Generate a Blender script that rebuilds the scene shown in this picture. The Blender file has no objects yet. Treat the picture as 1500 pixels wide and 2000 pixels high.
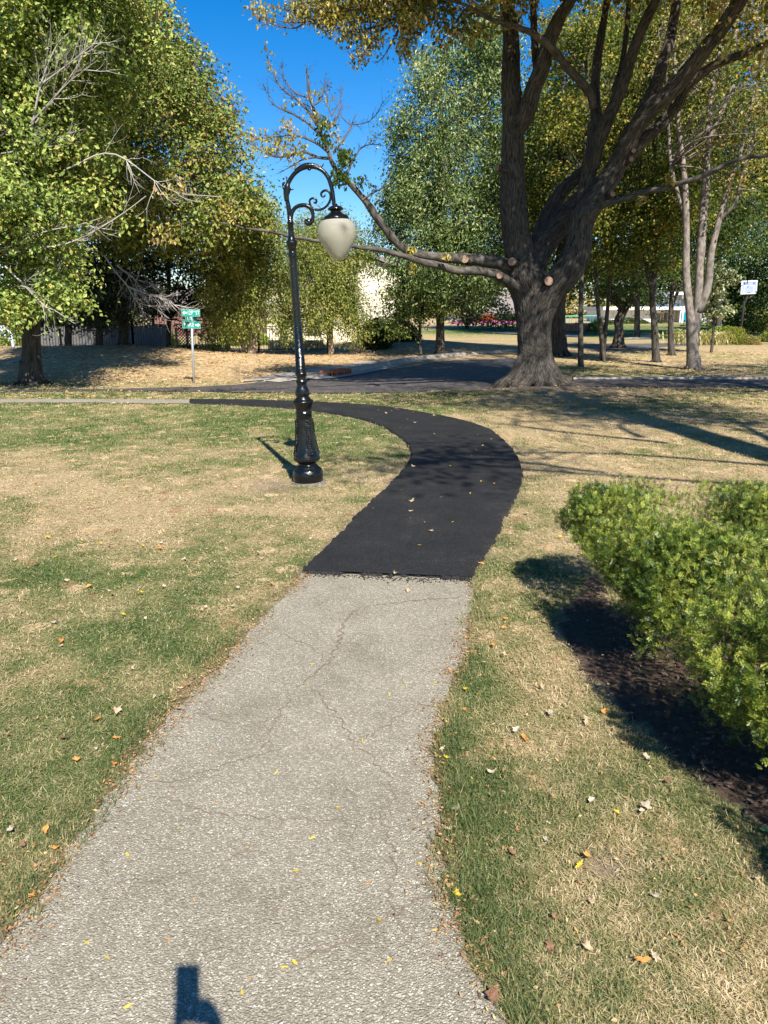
import bpy, math, random
import numpy as np
from mathutils import Vector, Matrix, kdtree

# ------------------------------------------------------------------ camera, sky, sun, exposure
scene = bpy.context.scene
COL = scene.collection
PITCH = math.radians(14.75)
CH = 1.75
cam_d = bpy.data.cameras.new("camera")
cam = bpy.data.objects.new("camera", cam_d); COL.objects.link(cam)
cam.location = (0, 0, CH)
cam.rotation_euler = (math.pi/2 - PITCH, 0, 0)
cam_d.sensor_fit = 'VERTICAL'; cam_d.sensor_height = 32; cam_d.sensor_width = 24; cam_d.lens = 24
cam_d.clip_start = 0.02; cam_d.clip_end = 3000
scene.camera = cam

SUN_TO = Vector((0.243, -0.8155, 0.830)).normalized()      # towards the sun: behind the photographer, a little right
SUN_EL = math.asin(SUN_TO.z)
SUN_AZ = math.atan2(SUN_TO.x, SUN_TO.y)                      # clockwise from +Y
world = bpy.data.worlds.new("World"); scene.world = world; world.use_nodes = True
wn = world.node_tree; bgn = wn.nodes['Background']
sky = wn.nodes.new('ShaderNodeTexSky'); sky.sky_type = 'NISHITA'; sky.sun_disc = False
sky.sun_elevation = SUN_EL; sky.sun_rotation = SUN_AZ
sky.altitude = 300; sky.air_density = 1.0; sky.dust_density = 0.25; sky.ozone_density = 4.0
hs = wn.nodes.new('ShaderNodeHueSaturation'); hs.inputs['Saturation'].default_value = 1.43; hs.inputs['Hue'].default_value = .505
wn.links.new(sky.outputs[0], hs.inputs['Color']); wn.links.new(hs.outputs[0], bgn.inputs[0]); bgn.inputs[1].default_value = 0.078
sun_d = bpy.data.lights.new("sun", 'SUN'); sun_d.energy = 5.0; sun_d.angle = math.radians(0.53); sun_d.color = (1.0, 0.945, 0.86)
sun = bpy.data.objects.new("sun", sun_d); COL.objects.link(sun)
sun.rotation_euler = SUN_TO.to_track_quat('Z', 'Y').to_euler()
vs = scene.view_settings
vs.view_transform = 'Standard'; vs.look = 'None'; vs.exposure = 1.05; vs.gamma = 1.0; vs.use_curve_mapping = False
scene.cycles.max_bounces = 6; scene.cycles.diffuse_bounces = 3; scene.cycles.transparent_max_bounces = 6
scene.cycles.transmission_bounces = 5; scene.cycles.glossy_bounces = 2
scene.cycles.caustics_reflective = False; scene.cycles.caustics_refractive = False

# ------------------------------------------------------------------ helpers
SP, CP = math.sin(PITCH), math.cos(PITCH)
def ray(px, py):
    u = (px-750)/1500.0; v = (1000-py)/1500.0
    return np.array([u, CP + v*SP, -SP + v*CP])
def P(px, py, Y):
    d = ray(px, py); t = Y/d[1]
    return np.array([0, 0, CH]) + d*t
def G(px, py, z=0.0):
    d = ray(px, py); t = (z-CH)/d[2]
    return np.array([0, 0, CH]) + d*t
def DEP(Y, z=0.0):                       # distance along the optical axis
    return Y*CP + (CH-z)*SP
def M1500(Y, z=0.0): return DEP(Y, z)/1500.0   # metres that one photo pixel covers there

def hsh(ix, iy, iz, seed):
    h = (ix.astype(np.int64)*374761393 + iy.astype(np.int64)*668265263 + iz.astype(np.int64)*2147483647 + seed*974634777) & 0xffffffff
    h = ((h ^ (h >> 13)) * 1274126177) & 0xffffffff
    h = ((h ^ (h >> 16)) * 2246822519) & 0xffffffff
    return ((h ^ (h >> 15)) & 0xffffff)/float(0xffffff)
def vnoise(p, seed=0):
    p = np.asarray(p, float)
    if p.shape[1] == 2: p = np.column_stack([p, np.zeros(len(p))])
    i = np.floor(p).astype(np.int64); f = p-i; f = f*f*(3-2*f); r = 0
    for dx in (0, 1):
        for dy in (0, 1):
            for dz in (0, 1):
                w = (f[:,0] if dx else 1-f[:,0])*(f[:,1] if dy else 1-f[:,1])*(f[:,2] if dz else 1-f[:,2])
                r = r + w*hsh(i[:,0]+dx, i[:,1]+dy, i[:,2]+dz, seed)
    return r
def fbm(p, oct=4, seed=0):
    p = np.asarray(p, float); s = 0; a = 0.5; t = 0
    for k in range(oct):
        s = s + a*vnoise(p*(2.03**k), seed+k*17); t += a; a *= 0.5
    return s/t
def inpoly(x, y, poly):
    poly = np.asarray(poly); c = np.zeros(len(x), bool); n = len(poly)
    for i in range(n):
        x1, y1 = poly[i][:2]; x2, y2 = poly[(i+1) % n][:2]
        if y1 == y2: continue
        m = ((y1 > y) != (y2 > y)) & (x < (x2-x1)*(y-y1)/(y2-y1)+x1)
        c ^= m
    return c
def polydist(x, y, line):
    line = np.asarray(line)[:, :2]; best = np.full(len(x), 1e9)
    for a, b in zip(line[:-1], line[1:]):
        d = b-a; L = max(1e-9, d@d); t = np.clip(((x-a[0])*d[0]+(y-a[1])*d[1])/L, 0, 1)
        best = np.minimum(best, np.hypot(x-a[0]-t*d[0], y-a[1]-t*d[1]))
    return best
def smooth_line(pts, n, closed=False):
    """Catmull-Rom through pts, resampled to n points (any dimension)"""
    pts = np.asarray(pts, float)
    if len(pts) == 2:
        t = np.linspace(0, 1, n)[:, None]; return pts[0]*(1-t)+pts[1]*t
    q = np.vstack([2*pts[0]-pts[1], pts, 2*pts[-1]-pts[-2]])
    out = []; m = max(4, int(n/(len(pts)-1))*3)
    for i in range(len(pts)-1):
        p0, p1, p2, p3 = q[i:i+4]
        for t in np.linspace(0, 1, m, endpoint=False):
            out.append(0.5*((2*p1)+(-p0+p2)*t+(2*p0-5*p1+4*p2-p3)*t*t+(-p0+3*p1-3*p2+p3)*t**3))
    out.append(pts[-1]); out = np.array(out)
    s = np.r_[0, np.cumsum(np.linalg.norm(np.diff(out[:, :2] if out.shape[1] < 3 else out[:, :3], axis=0), axis=1))]
    u = np.linspace(0, s[-1], n)
    return np.column_stack([np.interp(u, s, out[:, k]) for k in range(out.shape[1])])

class MB:
    def __init__(s): s.v = []; s.q = []; s.t = []; s.a = []; s.bk = []; s.n = 0; s.qm = []; s.tm = []
    def add(s, V, Q=None, T=None, tint=0.5, mat=0, bk=None):
        V = np.asarray(V, float).reshape(-1, 3); k = len(V)
        s.v.append(V)
        s.a.append(np.full(k, tint) if np.isscalar(tint) else np.asarray(tint, float))
        s.bk.append(V if bk is None else np.asarray(bk, float))
        if Q is not None and len(Q):
            Q = np.asarray(Q, np.int64).reshape(-1, 4)+s.n; s.q.append(Q); s.qm.append(np.full(len(Q), mat))
        if T is not None and len(T):
            T = np.asarray(T, np.int64).reshape(-1, 3)+s.n; s.t.append(T); s.tm.append(np.full(len(T), mat))
        s.n += k
    def mesh(s, name, mats, smooth=False):
        me = bpy.data.meshes.new(name)
        V = np.vstack(s.v); Q = np.vstack(s.q) if s.q else np.zeros((0, 4), np.int64); T = np.vstack(s.t) if s.t else np.zeros((0, 3), np.int64)
        me.vertices.add(len(V)); me.vertices.foreach_set('co', V.astype(np.float32).ravel())
        nl = Q.size+T.size; me.loops.add(nl); me.loops.foreach_set('vertex_index', np.r_[Q.ravel(), T.ravel()].astype(np.int32))
        npol = len(Q)+len(T); me.polygons.add(npol)
        ls = np.r_[np.arange(len(Q))*4, len(Q)*4+np.arange(len(T))*3].astype(np.int32)
        me.polygons.foreach_set('loop_start', ls)
        try: me.polygons.foreach_set('loop_total', np.r_[np.full(len(Q), 4), np.full(len(T), 3)].astype(np.int32))
        except Exception: pass
        mi = np.r_[np.concatenate(s.qm) if s.qm else [], np.concatenate(s.tm) if s.tm else []].astype(np.int32)
        me.polygons.foreach_set('material_index', mi)
        me.polygons.foreach_set('use_smooth', np.full(npol, bool(smooth)))
        at = me.attributes.new('tint', 'FLOAT', 'POINT'); at.data.foreach_set('value', np.concatenate(s.a).astype(np.float32))
        ab = me.attributes.new('bk', 'FLOAT_VECTOR', 'POINT'); ab.data.foreach_set('vector', np.vstack(s.bk).astype(np.float32).ravel())
        me.update(calc_edges=True)
        for m in (mats if isinstance(mats, (list, tuple)) else [mats]): me.materials.append(m)
        return me
    def build(s, name, mats, parent=None, smooth=False, origin=None):
        if origin is not None:
            o0 = np.asarray(origin, float); s.v = [v-o0 for v in s.v]
        o = bpy.data.objects.new(name, s.mesh(name, mats, smooth)); COL.objects.link(o)
        if parent is not None: o.parent = parent
        if origin is not None: o.location = origin
        return o
def tag(o, label=None, cat=None, group=None, kind=None):
    if label: o['label'] = label
    if cat: o['category'] = cat
    if group: o['group'] = group
    if kind: o['kind'] = kind
    return o
def thing(name, loc, label, cat, group=None, rz=0):
    o = bpy.data.objects.new(name, None); COL.objects.link(o); o.location = tuple(loc); o.rotation_euler = (0, 0, rz)
    o.empty_display_size = 0.2
    return tag(o, label, cat, group)
def part(mb, name, mats, root, smooth=False):
    """mb is in world coordinates: shift to the (unrotated) root"""
    l = np.array(root.location); mb.v = [v-l for v in mb.v]
    o = bpy.data.objects.new(name, mb.mesh(name, mats, smooth)); COL.objects.link(o); o.parent = root
    return o
def copy_tree(o, parent=None):
    c = o.copy(); COL.objects.link(c); c.parent = parent
    for ch in list(o.children): copy_tree(ch, c)
    return c

def box(mb, x0, x1, y0, y1, z0, z1, rz=0, piv=None, tint=.5, mat=0):
    V = np.array([[x, y, z] for z in (z0, z1) for x, y in ((x0, y0), (x1, y0), (x1, y1), (x0, y1))], float)
    if rz:
        c = np.array(piv if piv is not None else [(x0+x1)/2, (y0+y1)/2]); R = np.array([[math.cos(rz), -math.sin(rz)], [math.sin(rz), math.cos(rz)]])
        V[:, :2] = (V[:, :2]-c)@R.T+c
    Q = [[3, 2, 1, 0], [4, 5, 6, 7], [0, 1, 5, 4], [1, 2, 6, 5], [2, 3, 7, 6], [3, 0, 4, 7]]
    mb.add(V, Q, tint=tint, mat=mat)
def tube(mb, pts, rad, sides=8, tint=.5, mat=0, cap=True, rough=0, seed=0, s0=0.0, squash=None):
    pts = np.asarray(pts, float); n = len(pts); rad = np.broadcast_to(np.asarray(rad, float), (n,)).copy()
    T = np.gradient(pts, axis=0); T /= np.maximum(1e-9, np.linalg.norm(T, axis=1))[:, None]
    ref = np.array([0, 1.0, 0]) if abs(T[0][1]) < .9 else np.array([1.0, 0, 0])
    N = np.zeros_like(pts); a = np.cross(T[0], ref); a /= np.linalg.norm(a); N[0] = a
    for i in range(1, n):
        a = N[i-1]-T[i]*(N[i-1]@T[i]); L = np.linalg.norm(a); N[i] = a/L if L > 1e-8 else N[i-1]
    B = np.cross(T, N)
    th = np.linspace(0, 2*math.pi, sides, endpoint=False)
    s = s0+np.r_[0, np.cumsum(np.linalg.norm(np.diff(pts, axis=0), axis=1))]
    c = np.cos(th)[None, :, None]; sn = np.sin(th)[None, :, None]
    R = np.repeat(rad[:, None], sides, 1)
    if rough:
        q = np.stack([np.cos(th)[None, :]*rad[:, None], np.sin(th)[None, :]*rad[:, None], np.repeat(s[:, None], sides, 1)], -1).reshape(-1, 3)
        R = R*(1+rough*(fbm(q*np.array([5, 5, 2.0])+seed, 3, seed)-.5).reshape(n, sides)*2)
    V = pts[:, None, :]+R[:, :, None]*(N[:, None, :]*c+B[:, None, :]*sn)
    bk = np.stack([np.cos(th)[None, :]*rad[:, None], np.sin(th)[None, :]*rad[:, None], np.repeat(s[:, None], sides, 1)], -1)
    i = np.arange(n-1)[:, None]*sides; j = np.arange(sides)[None, :]; j2 = (j+1) % sides
    Q = np.stack([i+j, i+j2, i+sides+j2, i+sides+j], -1).reshape(-1, 4)
    V = V.reshape(-1, 3); bk = bk.reshape(-1, 3); Tt = None
    if cap:
        V = np.vstack([V, pts[0], pts[-1]]); bk = np.vstack([bk, [0, 0, s[0]], [0, 0, s[-1]]]); k = n*sides
        jj = np.arange(sides); j3 = (jj+1) % sides
        Tt = np.vstack([np.stack([np.full(sides, k), j3, jj], -1), np.stack([np.full(sides, k+1), (n-1)*sides+jj, (n-1)*sides+j3], -1)])
    mb.add(V, Q, Tt, tint=tint, mat=mat, bk=bk)
def lathe(mb, prof, center=(0, 0, 0), sides=32, mat=0, flute=0, tint=.5):
    prof = np.asarray(prof, float); n = len(prof); th = np.linspace(0, 2*math.pi, sides, endpoint=False)
    R = prof[:, 0][:, None]*np.ones(sides)
    if flute: R = R*(1+flute*(np.abs(np.sin(th*6))[None, :]-.5))
    V = np.stack([R*np.cos(th), R*np.sin(th), np.repeat(prof[:, 1][:, None], sides, 1)], -1).reshape(-1, 3)+np.array(center)
    i = np.arange(n-1)[:, None]*sides; j = np.arange(sides)[None, :]; j2 = (j+1) % sides
    Q = np.stack([i+j, i+j2, i+sides+j2, i+sides+j], -1).reshape(-1, 4)
    mb.add(V, Q, mat=mat, tint=tint)

# ------------------------------------------------------------------ materials
def newmat(name):
    m = bpy.data.materials.new(name); m.use_nodes = True; nt = m.node_tree; nt.nodes.clear()
    return m, nt, nt.nodes, nt.links
def N(nt, typ, **kw):
    n = nt.nodes.new(typ)
    for k, v in kw.items(): setattr(n, k, v)
    return n
def ramp(nt, stops, interp='LINEAR'):
    r = nt.nodes.new('ShaderNodeValToRGB'); cr = r.color_ramp; cr.interpolation = interp
    while len(cr.elements) < len(stops): cr.elements.new(0.5)
    for e, (p, c) in zip(cr.elements, stops): e.position = p; e.color = (*c[:3], 1)
    return r
def c3(c): return (*c, 1)
def simple(name, col, rough=.6, metal=0, noise=0.15, nscale=8, bump=0, bscale=40, spec=.5, coat=0):
    m, nt, nd, lk = newmat(name)
    out = N(nt, 'ShaderNodeOutputMaterial'); b = N(nt, 'ShaderNodeBsdfPrincipled')
    tc = N(nt, 'ShaderNodeTexCoord'); no = N(nt, 'ShaderNodeTexNoise'); no.inputs['Scale'].default_value = nscale; no.inputs['Detail'].default_value = 6
    lk.new(tc.outputs['Object'], no.inputs['Vector'])
    r = ramp(nt, [(.3, [c*(1-noise) for c in col]), (.7, [min(1, c*(1+noise)) for c in col])])
    lk.new(no.outputs[0], r.inputs[0]); lk.new(r.outputs[0], b.inputs['Base Color'])
    b.inputs['Roughness'].default_value = rough; b.inputs['Metallic'].default_value = metal
    b.inputs['Specular IOR Level'].default_value = spec; b.inputs['Coat Weight'].default_value = coat
    if bump:
        n2 = N(nt, 'ShaderNodeTexNoise'); n2.inputs['Scale'].default_value = bscale; n2.inputs['Detail'].default_value = 5
        lk.new(tc.outputs['Object'], n2.inputs['Vector']); bp = N(nt, 'ShaderNodeBump'); bp.inputs['Strength'].default_value = bump; bp.inputs['Distance'].default_value = .01
        lk.new(n2.outputs[0], bp.inputs['Height']); lk.new(bp.outputs[0], b.inputs['Normal'])
    lk.new(b.outputs[0], out.inputs[0]); return m
def leafmat(name, stops, trans=.38, rough=.45, tcol=(1.15, 1.25, .55)):
    m, nt, nd, lk = newmat(name)
    out = N(nt, 'ShaderNodeOutputMaterial'); b = N(nt, 'ShaderNodeBsdfPrincipled'); tr = N(nt, 'ShaderNodeBsdfTranslucent'); mx = N(nt, 'ShaderNodeMixShader')
    at = N(nt, 'ShaderNodeAttribute'); at.attribute_name = 'tint'
    r = ramp(nt, stops); lk.new(at.outputs['Fac'], r.inputs[0]); lk.new(r.outputs[0], b.inputs['Base Color'])
    b.inputs['Roughness'].default_value = rough; b.inputs['Specular IOR Level'].default_value = .22
    mm = N(nt, 'ShaderNodeMix', data_type='RGBA', blend_type='MULTIPLY'); mm.inputs[0].default_value = 1
    lk.new(r.outputs[0], mm.inputs[6]); mm.inputs[7].default_value = (*tcol, 1)
    lk.new(mm.outputs[2], tr.inputs[0]); mx.inputs[0].default_value = trans
    lk.new(b.outputs[0], mx.inputs[1]); lk.new(tr.outputs[0], mx.inputs[2]); lk.new(mx.outputs[0], out.inputs[0])
    return m
def barkmat(name, dark, light, scale=(22, 22, 3.2), bump=.8, dist=.03):
    m, nt, nd, lk = newmat(name)
    out = N(nt, 'ShaderNodeOutputMaterial'); b = N(nt, 'ShaderNodeBsdfPrincipled'); b.inputs['Roughness'].default_value = .9; b.inputs['Specular IOR Level'].default_value = .2
    at = N(nt, 'ShaderNodeAttribute'); at.attribute_name = 'bk'
    mp = N(nt, 'ShaderNodeMapping'); mp.inputs['Scale'].default_value = scale; lk.new(at.outputs['Vector'], mp.inputs['Vector'])
    no = N(nt, 'ShaderNodeTexNoise'); no.inputs['Scale'].default_value = 1; no.inputs['Detail'].default_value = 6; no.inputs['Roughness'].default_value = .65; no.inputs['Distortion'].default_value = .6
    lk.new(mp.outputs[0], no.inputs['Vector'])
    n2 = N(nt, 'ShaderNodeTexNoise'); n2.inputs['Scale'].default_value = 1.7; n2.inputs['Detail'].default_value = 4; lk.new(at.outputs['Vector'], n2.inputs['Vector'])
    r = ramp(nt, [(.36, dark), (.52, [(a+c)/2 for a, c in zip(dark, light)]), (.68, light)]); lk.new(no.outputs[0], r.inputs[0])
    r2 = ramp(nt, [(.3, (.72, .74, .72)), (.7, (1.15, 1.1, 1.05))]); lk.new(n2.outputs[0], r2.inputs[0])
    mm = N(nt, 'ShaderNodeMix', data_type='RGBA', blend_type='MULTIPLY'); mm.inputs[0].default_value = 1
    lk.new(r.outputs[0], mm.inputs[6]); lk.new(r2.outputs[0], mm.inputs[7]); lk.new(mm.outputs[2], b.inputs['Base Color'])
    bp = N(nt, 'ShaderNodeBump'); bp.inputs['Strength'].default_value = bump; bp.inputs['Distance'].default_value = dist
    lk.new(no.outputs[0], bp.inputs['Height']); lk.new(bp.outputs[0], b.inputs['Normal']); lk.new(b.outputs[0], out.inputs[0])
    return m

BARK_HERO = barkmat('bark_furrowed', (.017, .015, .013), (.165, .145, .125), (42, 42, 6.5), 1.0, .05)
BARK_LIMB = barkmat('bark_limb', (.04, .036, .032), (.16, .145, .125), (14, 14, 5), .6, .015)
BARK_DARK = barkmat('bark_dark', (.03, .026, .022), (.13, .115, .1), (20, 20, 4), .7, .03)
BARK_PALE = barkmat('bark_pale', (.12, .10, .09), (.34, .30, .265), (12, 12, 6), .5, .012)
BARK_BIRCH = barkmat('bark_peeling', (.14, .095, .07), (.5, .4, .32), (9, 9, 14), .6, .02)
TWIG = simple('twig', (.085, .068, .058), .85, nscale=3)
TWIG_PALE = simple('twig_dead', (.36, .33, .3), .85, nscale=3)

g = lambda *a: a
LEAF_LIME = leafmat('leaf_lime', [(0, (.07, .095, .03)), (.4, (.19, .26, .055)), (.72, (.40, .48, .12)), (1, (.44, .38, .12))], .28)
LEAF_OAK = leafmat('leaf_oak', [(0, (.035, .055, .014)), (.35, (.13, .175, .035)), (.7, (.30, .35, .08)), (.97, (.30, .27, .09)), (1, (.34, .2, .09))], .24)
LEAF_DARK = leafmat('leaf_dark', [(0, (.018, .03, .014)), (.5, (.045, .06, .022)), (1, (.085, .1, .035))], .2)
LEAF_BIRCH = leafmat('leaf_birch', [(0, (.1, .13, .03)), (.5, (.26, .3, .07)), (.85, (.42, .42, .12)), (1, (.46, .38, .12))], .3)
LEAF_COOL = leafmat('leaf_cool_oak', [(0, (.025, .05, .014)), (.4, (.09, .145, .036)), (.8, (.24, .31, .10)), (1, (.40, .42, .2))], .2, .35)
LEAF_YEL = leafmat('leaf_yellowgreen', [(0, (.04, .06, .012)), (.4, (.13, .165, .03)), (.75, (.34, .34, .055)), (.93, (.42, .3, .05)), (1, (.4, .24, .06))], .34)
LEAF_GREEN = leafmat('leaf_green', [(0, (.02, .04, .012)), (.5, (.06, .1, .025)), (1, (.15, .2, .045))], .4)
LEAF_AUT = leafmat('leaf_turning', [(0, (.1, .12, .04)), (.4, (.24, .22, .07)), (.75, (.42, .27, .1)), (1, (.45, .14, .07))], .35)
LEAF_TAN = leafmat('leaf_dry_yellow', [(0, (.07, .09, .02)), (.35, (.22, .22, .05)), (.6, (.46, .38, .07)), (.85, (.5, .39, .2)), (1, (.38, .24, .13))], .32, .5, (1.1, 1.05, .7))
LEAF_PALE = leafmat('leaf_pale', [(0, (.2, .24, .12)), (1, (.5, .52, .32))], .25, .3)
LEAF_YEW = leafmat('needle_yew', [(0, (.006, .018, .004)), (.36, (.03, .065, .011)), (.62, (.12, .165, .023)), (.96, (.38, .39, .07)), (1, (.42, .17, .04))], .06, .36)
PETAL = leafmat('petal_pink', [(0, (.45, .08, .3)), (1, (.8, .28, .6))], .3)
LEAF_RED = leafmat('leaf_red', [(0, (.22, .04, .02)), (1, (.55, .13, .05))], .3)
GRASS = leafmat('grass_blade', [(0, (.06, .10, .03)), (.28, (.14, .175, .06)), (.5, (.25, .25, .10)), (.72, (.43, .345, .18)), (1, (.68, .56, .36))], .3, .5, (1.1, 1.1, .7))
LITTER = leafmat('leaf_litter', [(0, (.16, .09, .05)), (.4, (.36, .19, .08)), (.7, (.52, .36, .18)), (.9, (.62, .4, .1)), (1, (.6, .47, .33))], .15, .6, (1, 1, .8))
WOODCUT = None

# ------------------------------------------------------------------ leaf scattering
def rand_frames(rng, n, up=.6, droop=0.0, base=None):
    nrm = rng.normal(size=(n, 3))
    if base is None: nrm[:, 2] = np.abs(nrm[:, 2])*1.0+up
    else: nrm = nrm*.55+base
    nrm /= np.linalg.norm(nrm, axis=1)[:, None]
    a = rng.normal(size=(n, 3)); a[:, 2] -= droop
    a -= nrm*(a*nrm).sum(1)[:, None]; a /= np.linalg.norm(a, axis=1)[:, None]
    return a, np.cross(nrm, a), nrm
def leaves(mb, C, size, rng, up=.5, droop=.6, wid=.62, tint=None, fold=.18, base=None):
    n = len(C); sz = size*rng.uniform(.65, 1.3, n)[:, None] if np.isscalar(size) else size[:, None]
    a, b, nn = rand_frames(rng, n, up, droop, base)
    V = np.stack([C-a*sz*.5, C+b*sz*wid*.5+nn*sz*fold+a*sz*.05, C+a*sz*.5, C-b*sz*wid*.5+nn*sz*fold+a*sz*.05], 1)
    k = np.arange(n)[:, None]*4
    T = np.stack([k+np.array([0, 1, 2]), k+np.array([0, 2, 3])], 1).reshape(-1, 3)
    if tint is None: tint = rng.uniform(0, 1, n)
    mb.add(V.reshape(-1, 3), None, T, tint=np.repeat(tint, 4))
def needles_along(mb, A, B_, n, ln, rng, tint): pass

def blob_points(blobs, dens, rng, shell=.5, gap=.40):
    """blobs: (px, py, Y, rx_px, ry_px, rY_m). returns cluster centres in world"""
    out = []; w = []
    for (cx, cy, Y, rx, ry, rY) in blobs:
        c = P(cx, cy, Y); m = M1500(Y, c[2]); n = max(3, int(rx*ry*math.pi*dens/1000.0))
        d = rng.normal(size=(n, 3)); d /= np.linalg.norm(d, axis=1)[:, None]
        r = rng.uniform(0, 1, n)**(shell)
        q = d*r[:, None]*(0.66+.72*fbm(d*2.4+cx*.1, 3, int(cx) & 1023))[:, None]
        q = c+q*np.array([rx*m, rY, ry*m]); sc_ = 1.05; out.append(q[fbm(q*sc_+cx*.01, 2, 31) > gap])
    return np.vstack(out)
def crown_of(blobs, rng, mat, root, dens=9, per=38, leaf=.1, cr=.42, flat=.5, droop=.6, shell=.5, bias=0., limbs=None, name='crown', wid=.62, tspread=.22, gap=.485, tscale=1.0):
    C = blob_points(blobs, dens, rng, shell, gap)
    n = len(C); cnt = per
    cl = rng.normal(size=(n*cnt, 3)); cl *= (np.linalg.norm(cl, axis=1)**-.35)[:, None]; cl = cl*np.array([cr, cr, cr*flat])*.82; idx = np.repeat(np.arange(n), cnt); cl *= rng.uniform(.6, 1.3, n)[idx][:, None]
    nb_ = cl/np.maximum(1e-6, np.linalg.norm(cl, axis=1))[:, None]*.75+np.array([0, -.1, .65])
    cl[:, 2] -= .25*(cl[:, 0]**2+cl[:, 1]**2)/cr
    pts = C[idx]+cl
    base = np.clip(.45+bias+rng.normal(0, .16, n)+.5*(fbm(C*.55, 2, 5)-.5), 0, 1)
    tint = np.clip((base[idx]+rng.normal(0, tspread*1.15, n*cnt))*tscale, 0, 1)**1.2
    ok = pts[:, 2] > .25; pts = pts[ok]; tint = tint[ok]; nb_ = nb_[ok]
    mb = MB(); leaves(mb, pts, leaf, rng, droop=droop, tint=tint, wid=wid, base=nb_)
    part(mb, name, mat, root)
    return C
def trunk_pts(spec, n=24):
    """spec: list of (px,py,Y,r_px)"""
    L = []
    for (px, py, Y, r) in spec:
        p = P(px, py, Y); L.append([*p, r*M1500(Y, p[2])])
    return smooth_line(L, n)
def limbs_to(mb, trunk, C, rng, k=24, r0=.07, twigs=150, mat=0, z_lo=.3):
    """curved limbs from the trunk line to some cluster centres, then twigs"""
    T = trunk[:, :3]; n = len(C); sel = rng.choice(n, min(k, n), replace=False); segs = []
    for i in sel:
        c = C[i]; hd = np.hypot(T[:, 0]-c[0], T[:, 1]-c[1]); want = c[2]-hd*.75
        j = int(np.argmin(np.abs(T[:, 2]-want)+(T[:, 2] < T[0, 2]+z_lo*(T[-1, 2]-T[0, 2]))*50))
        a = T[j]; L = np.linalg.norm(c-a); rr = min(trunk[j, 3]*.55, r0*(.35+L/5))
        mid = a*.5+c*.5+np.array([rng.normal()*.08*L, rng.normal()*.08*L, .1*L])
        pl = smooth_line(np.array([a, a*.72+mid*.28+rng.normal(0, .02, 3)*L, mid, c]), 12)
        tube(mb, pl, np.linspace(rr, rr*.18, 12), 6, mat=mat); segs.append(pl)
    S = np.vstack(segs) if segs else T
    for i in rng.choice(n, min(twigs, n), replace=False):
        c = C[i]; d = np.linalg.norm(S-c, axis=1); j = int(np.argmin(d)); a = S[j]
        if d[j] > 3.5: continue
        mid = (a+c)/2+rng.normal(0, .1, 3)*d[j]
        pl = smooth_line(np.array([a, mid, c, c+(c-mid)*.5]), 7); tube(mb, pl, np.linspace(.018, .005, 7), 4, mat=mat, cap=False)
def flare(root_p, r, rng, mb, n=7, reach=2.2, h=.9, seedtint=.5):
    for k in range(n):
        a = 2*math.pi*k/n+rng.uniform(-.25, .25); L = r*reach*rng.uniform(.8, 1.25)
        d = np.array([math.cos(a), math.sin(a), 0])
        pl = smooth_line(np.array([root_p+np.array([0, 0, h*r*2.6])+d*r*.55, root_p+d*r*.95+np.array([0, 0, h*r*.9]), root_p+d*r*1.5+np.array([0, 0, .22*r]), root_p+d*L+np.array([0, 0, -.06])]), 10)
        tube(mb, pl, np.linspace(r*.42, r*.12, 10), 8)
def Hz(x, y):
    """terrain height"""
    x = np.asarray(x, float); y = np.asarray(y, float)
    z = .52*np.exp(-((x+9.6)/5.2)**2-((y-27.3)/3.6)**2)
    z = z+.30*np.exp(-((x+20)/7.0)**2-((y-28)/4.0)**2)
    z = z+.42*np.exp(-((x-1.0)/4.2)**2-((y-36.5)/4.0)**2)
    z = z+.9*(1/(1+np.exp(-(y-75)/14)))*.8*np.clip((y-40)/20, 0, 1)
    z = z+.13*np.exp(-((x-3.7)/1.9)**2-((y-16.9)/1.1)**2)*np.clip((17.9-y)/.8, 0, 1)
    return z
def on_ground(p): return np.array([p[0], p[1], float(Hz(p[0], p[1]))])
# ------------------------------------------------------------------ plan of paths, roads (pixel measurements turned into ground points)
def gp(L): return np.array([G(*p)[:2] for p in L])
OLD_L = np.vstack([gp([(596,1116),(575,1145),(545,1175),(500,1222),(430,1300),(340,1390),(262,1490),(190,1585),(130,1665),(70,1765),(0,1850),(-85,2000)]), [[-1.12, .6], [-1.25, -2], [-1.3, -5]]])
OLD_R = np.vstack([gp([(914,1128),(917,1170),(910,1230),(905,1272),(882,1320),(862,1372),(850,1430),(842,1480),(856,1560),(864,1640),(862,1700),(884,1790),(908,1860),(940,1930),(975,2000)]), [[.36, .6], [.42, -2], [.45, -5]]])
NEW_R = gp([(914,1133),(936,1100),(962,1060),(984,1012),(1006,970),(1018,935),(1014,908),(1000,880),(975,855),(950,838),(900,822),(830,808),(760,797),(680,790),(600,786),(520,783.5),(450,782),(370,781.5)])
NEW_L = gp([(594,1120),(620,1090),(652,1058),(700,1008),(742,968),(782,928),(801,900),(803,880),(786,858),(750,835),(700,818),(620,804),(560,798),(480,792.5),(420,790),(370,788)])
STRIP = gp([(372,781),(200,780),(0,780),(-300,782),(-900,785),(-900,792),(-300,789),(0,787),(200,787),(372,789)])
ROAD = gp([(500,746),(560,741.5),(601,739),(640,736.5),(723,722),(792,708),(830,703),(879,697.5),(960,692),(1020,688),(1060,680),(1085,670),(1110,665),(1150,667),(1200,668),(1240,662),(1320,660),(1500,661),(1900,662),(1900,672),(1500,672),(1400,673),(1300,678),(1190,686),(1110,691),(1075,695),(1010,713),(985,735),(972,743),(972,766),(800,767),(600,768),(480,766)])
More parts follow.
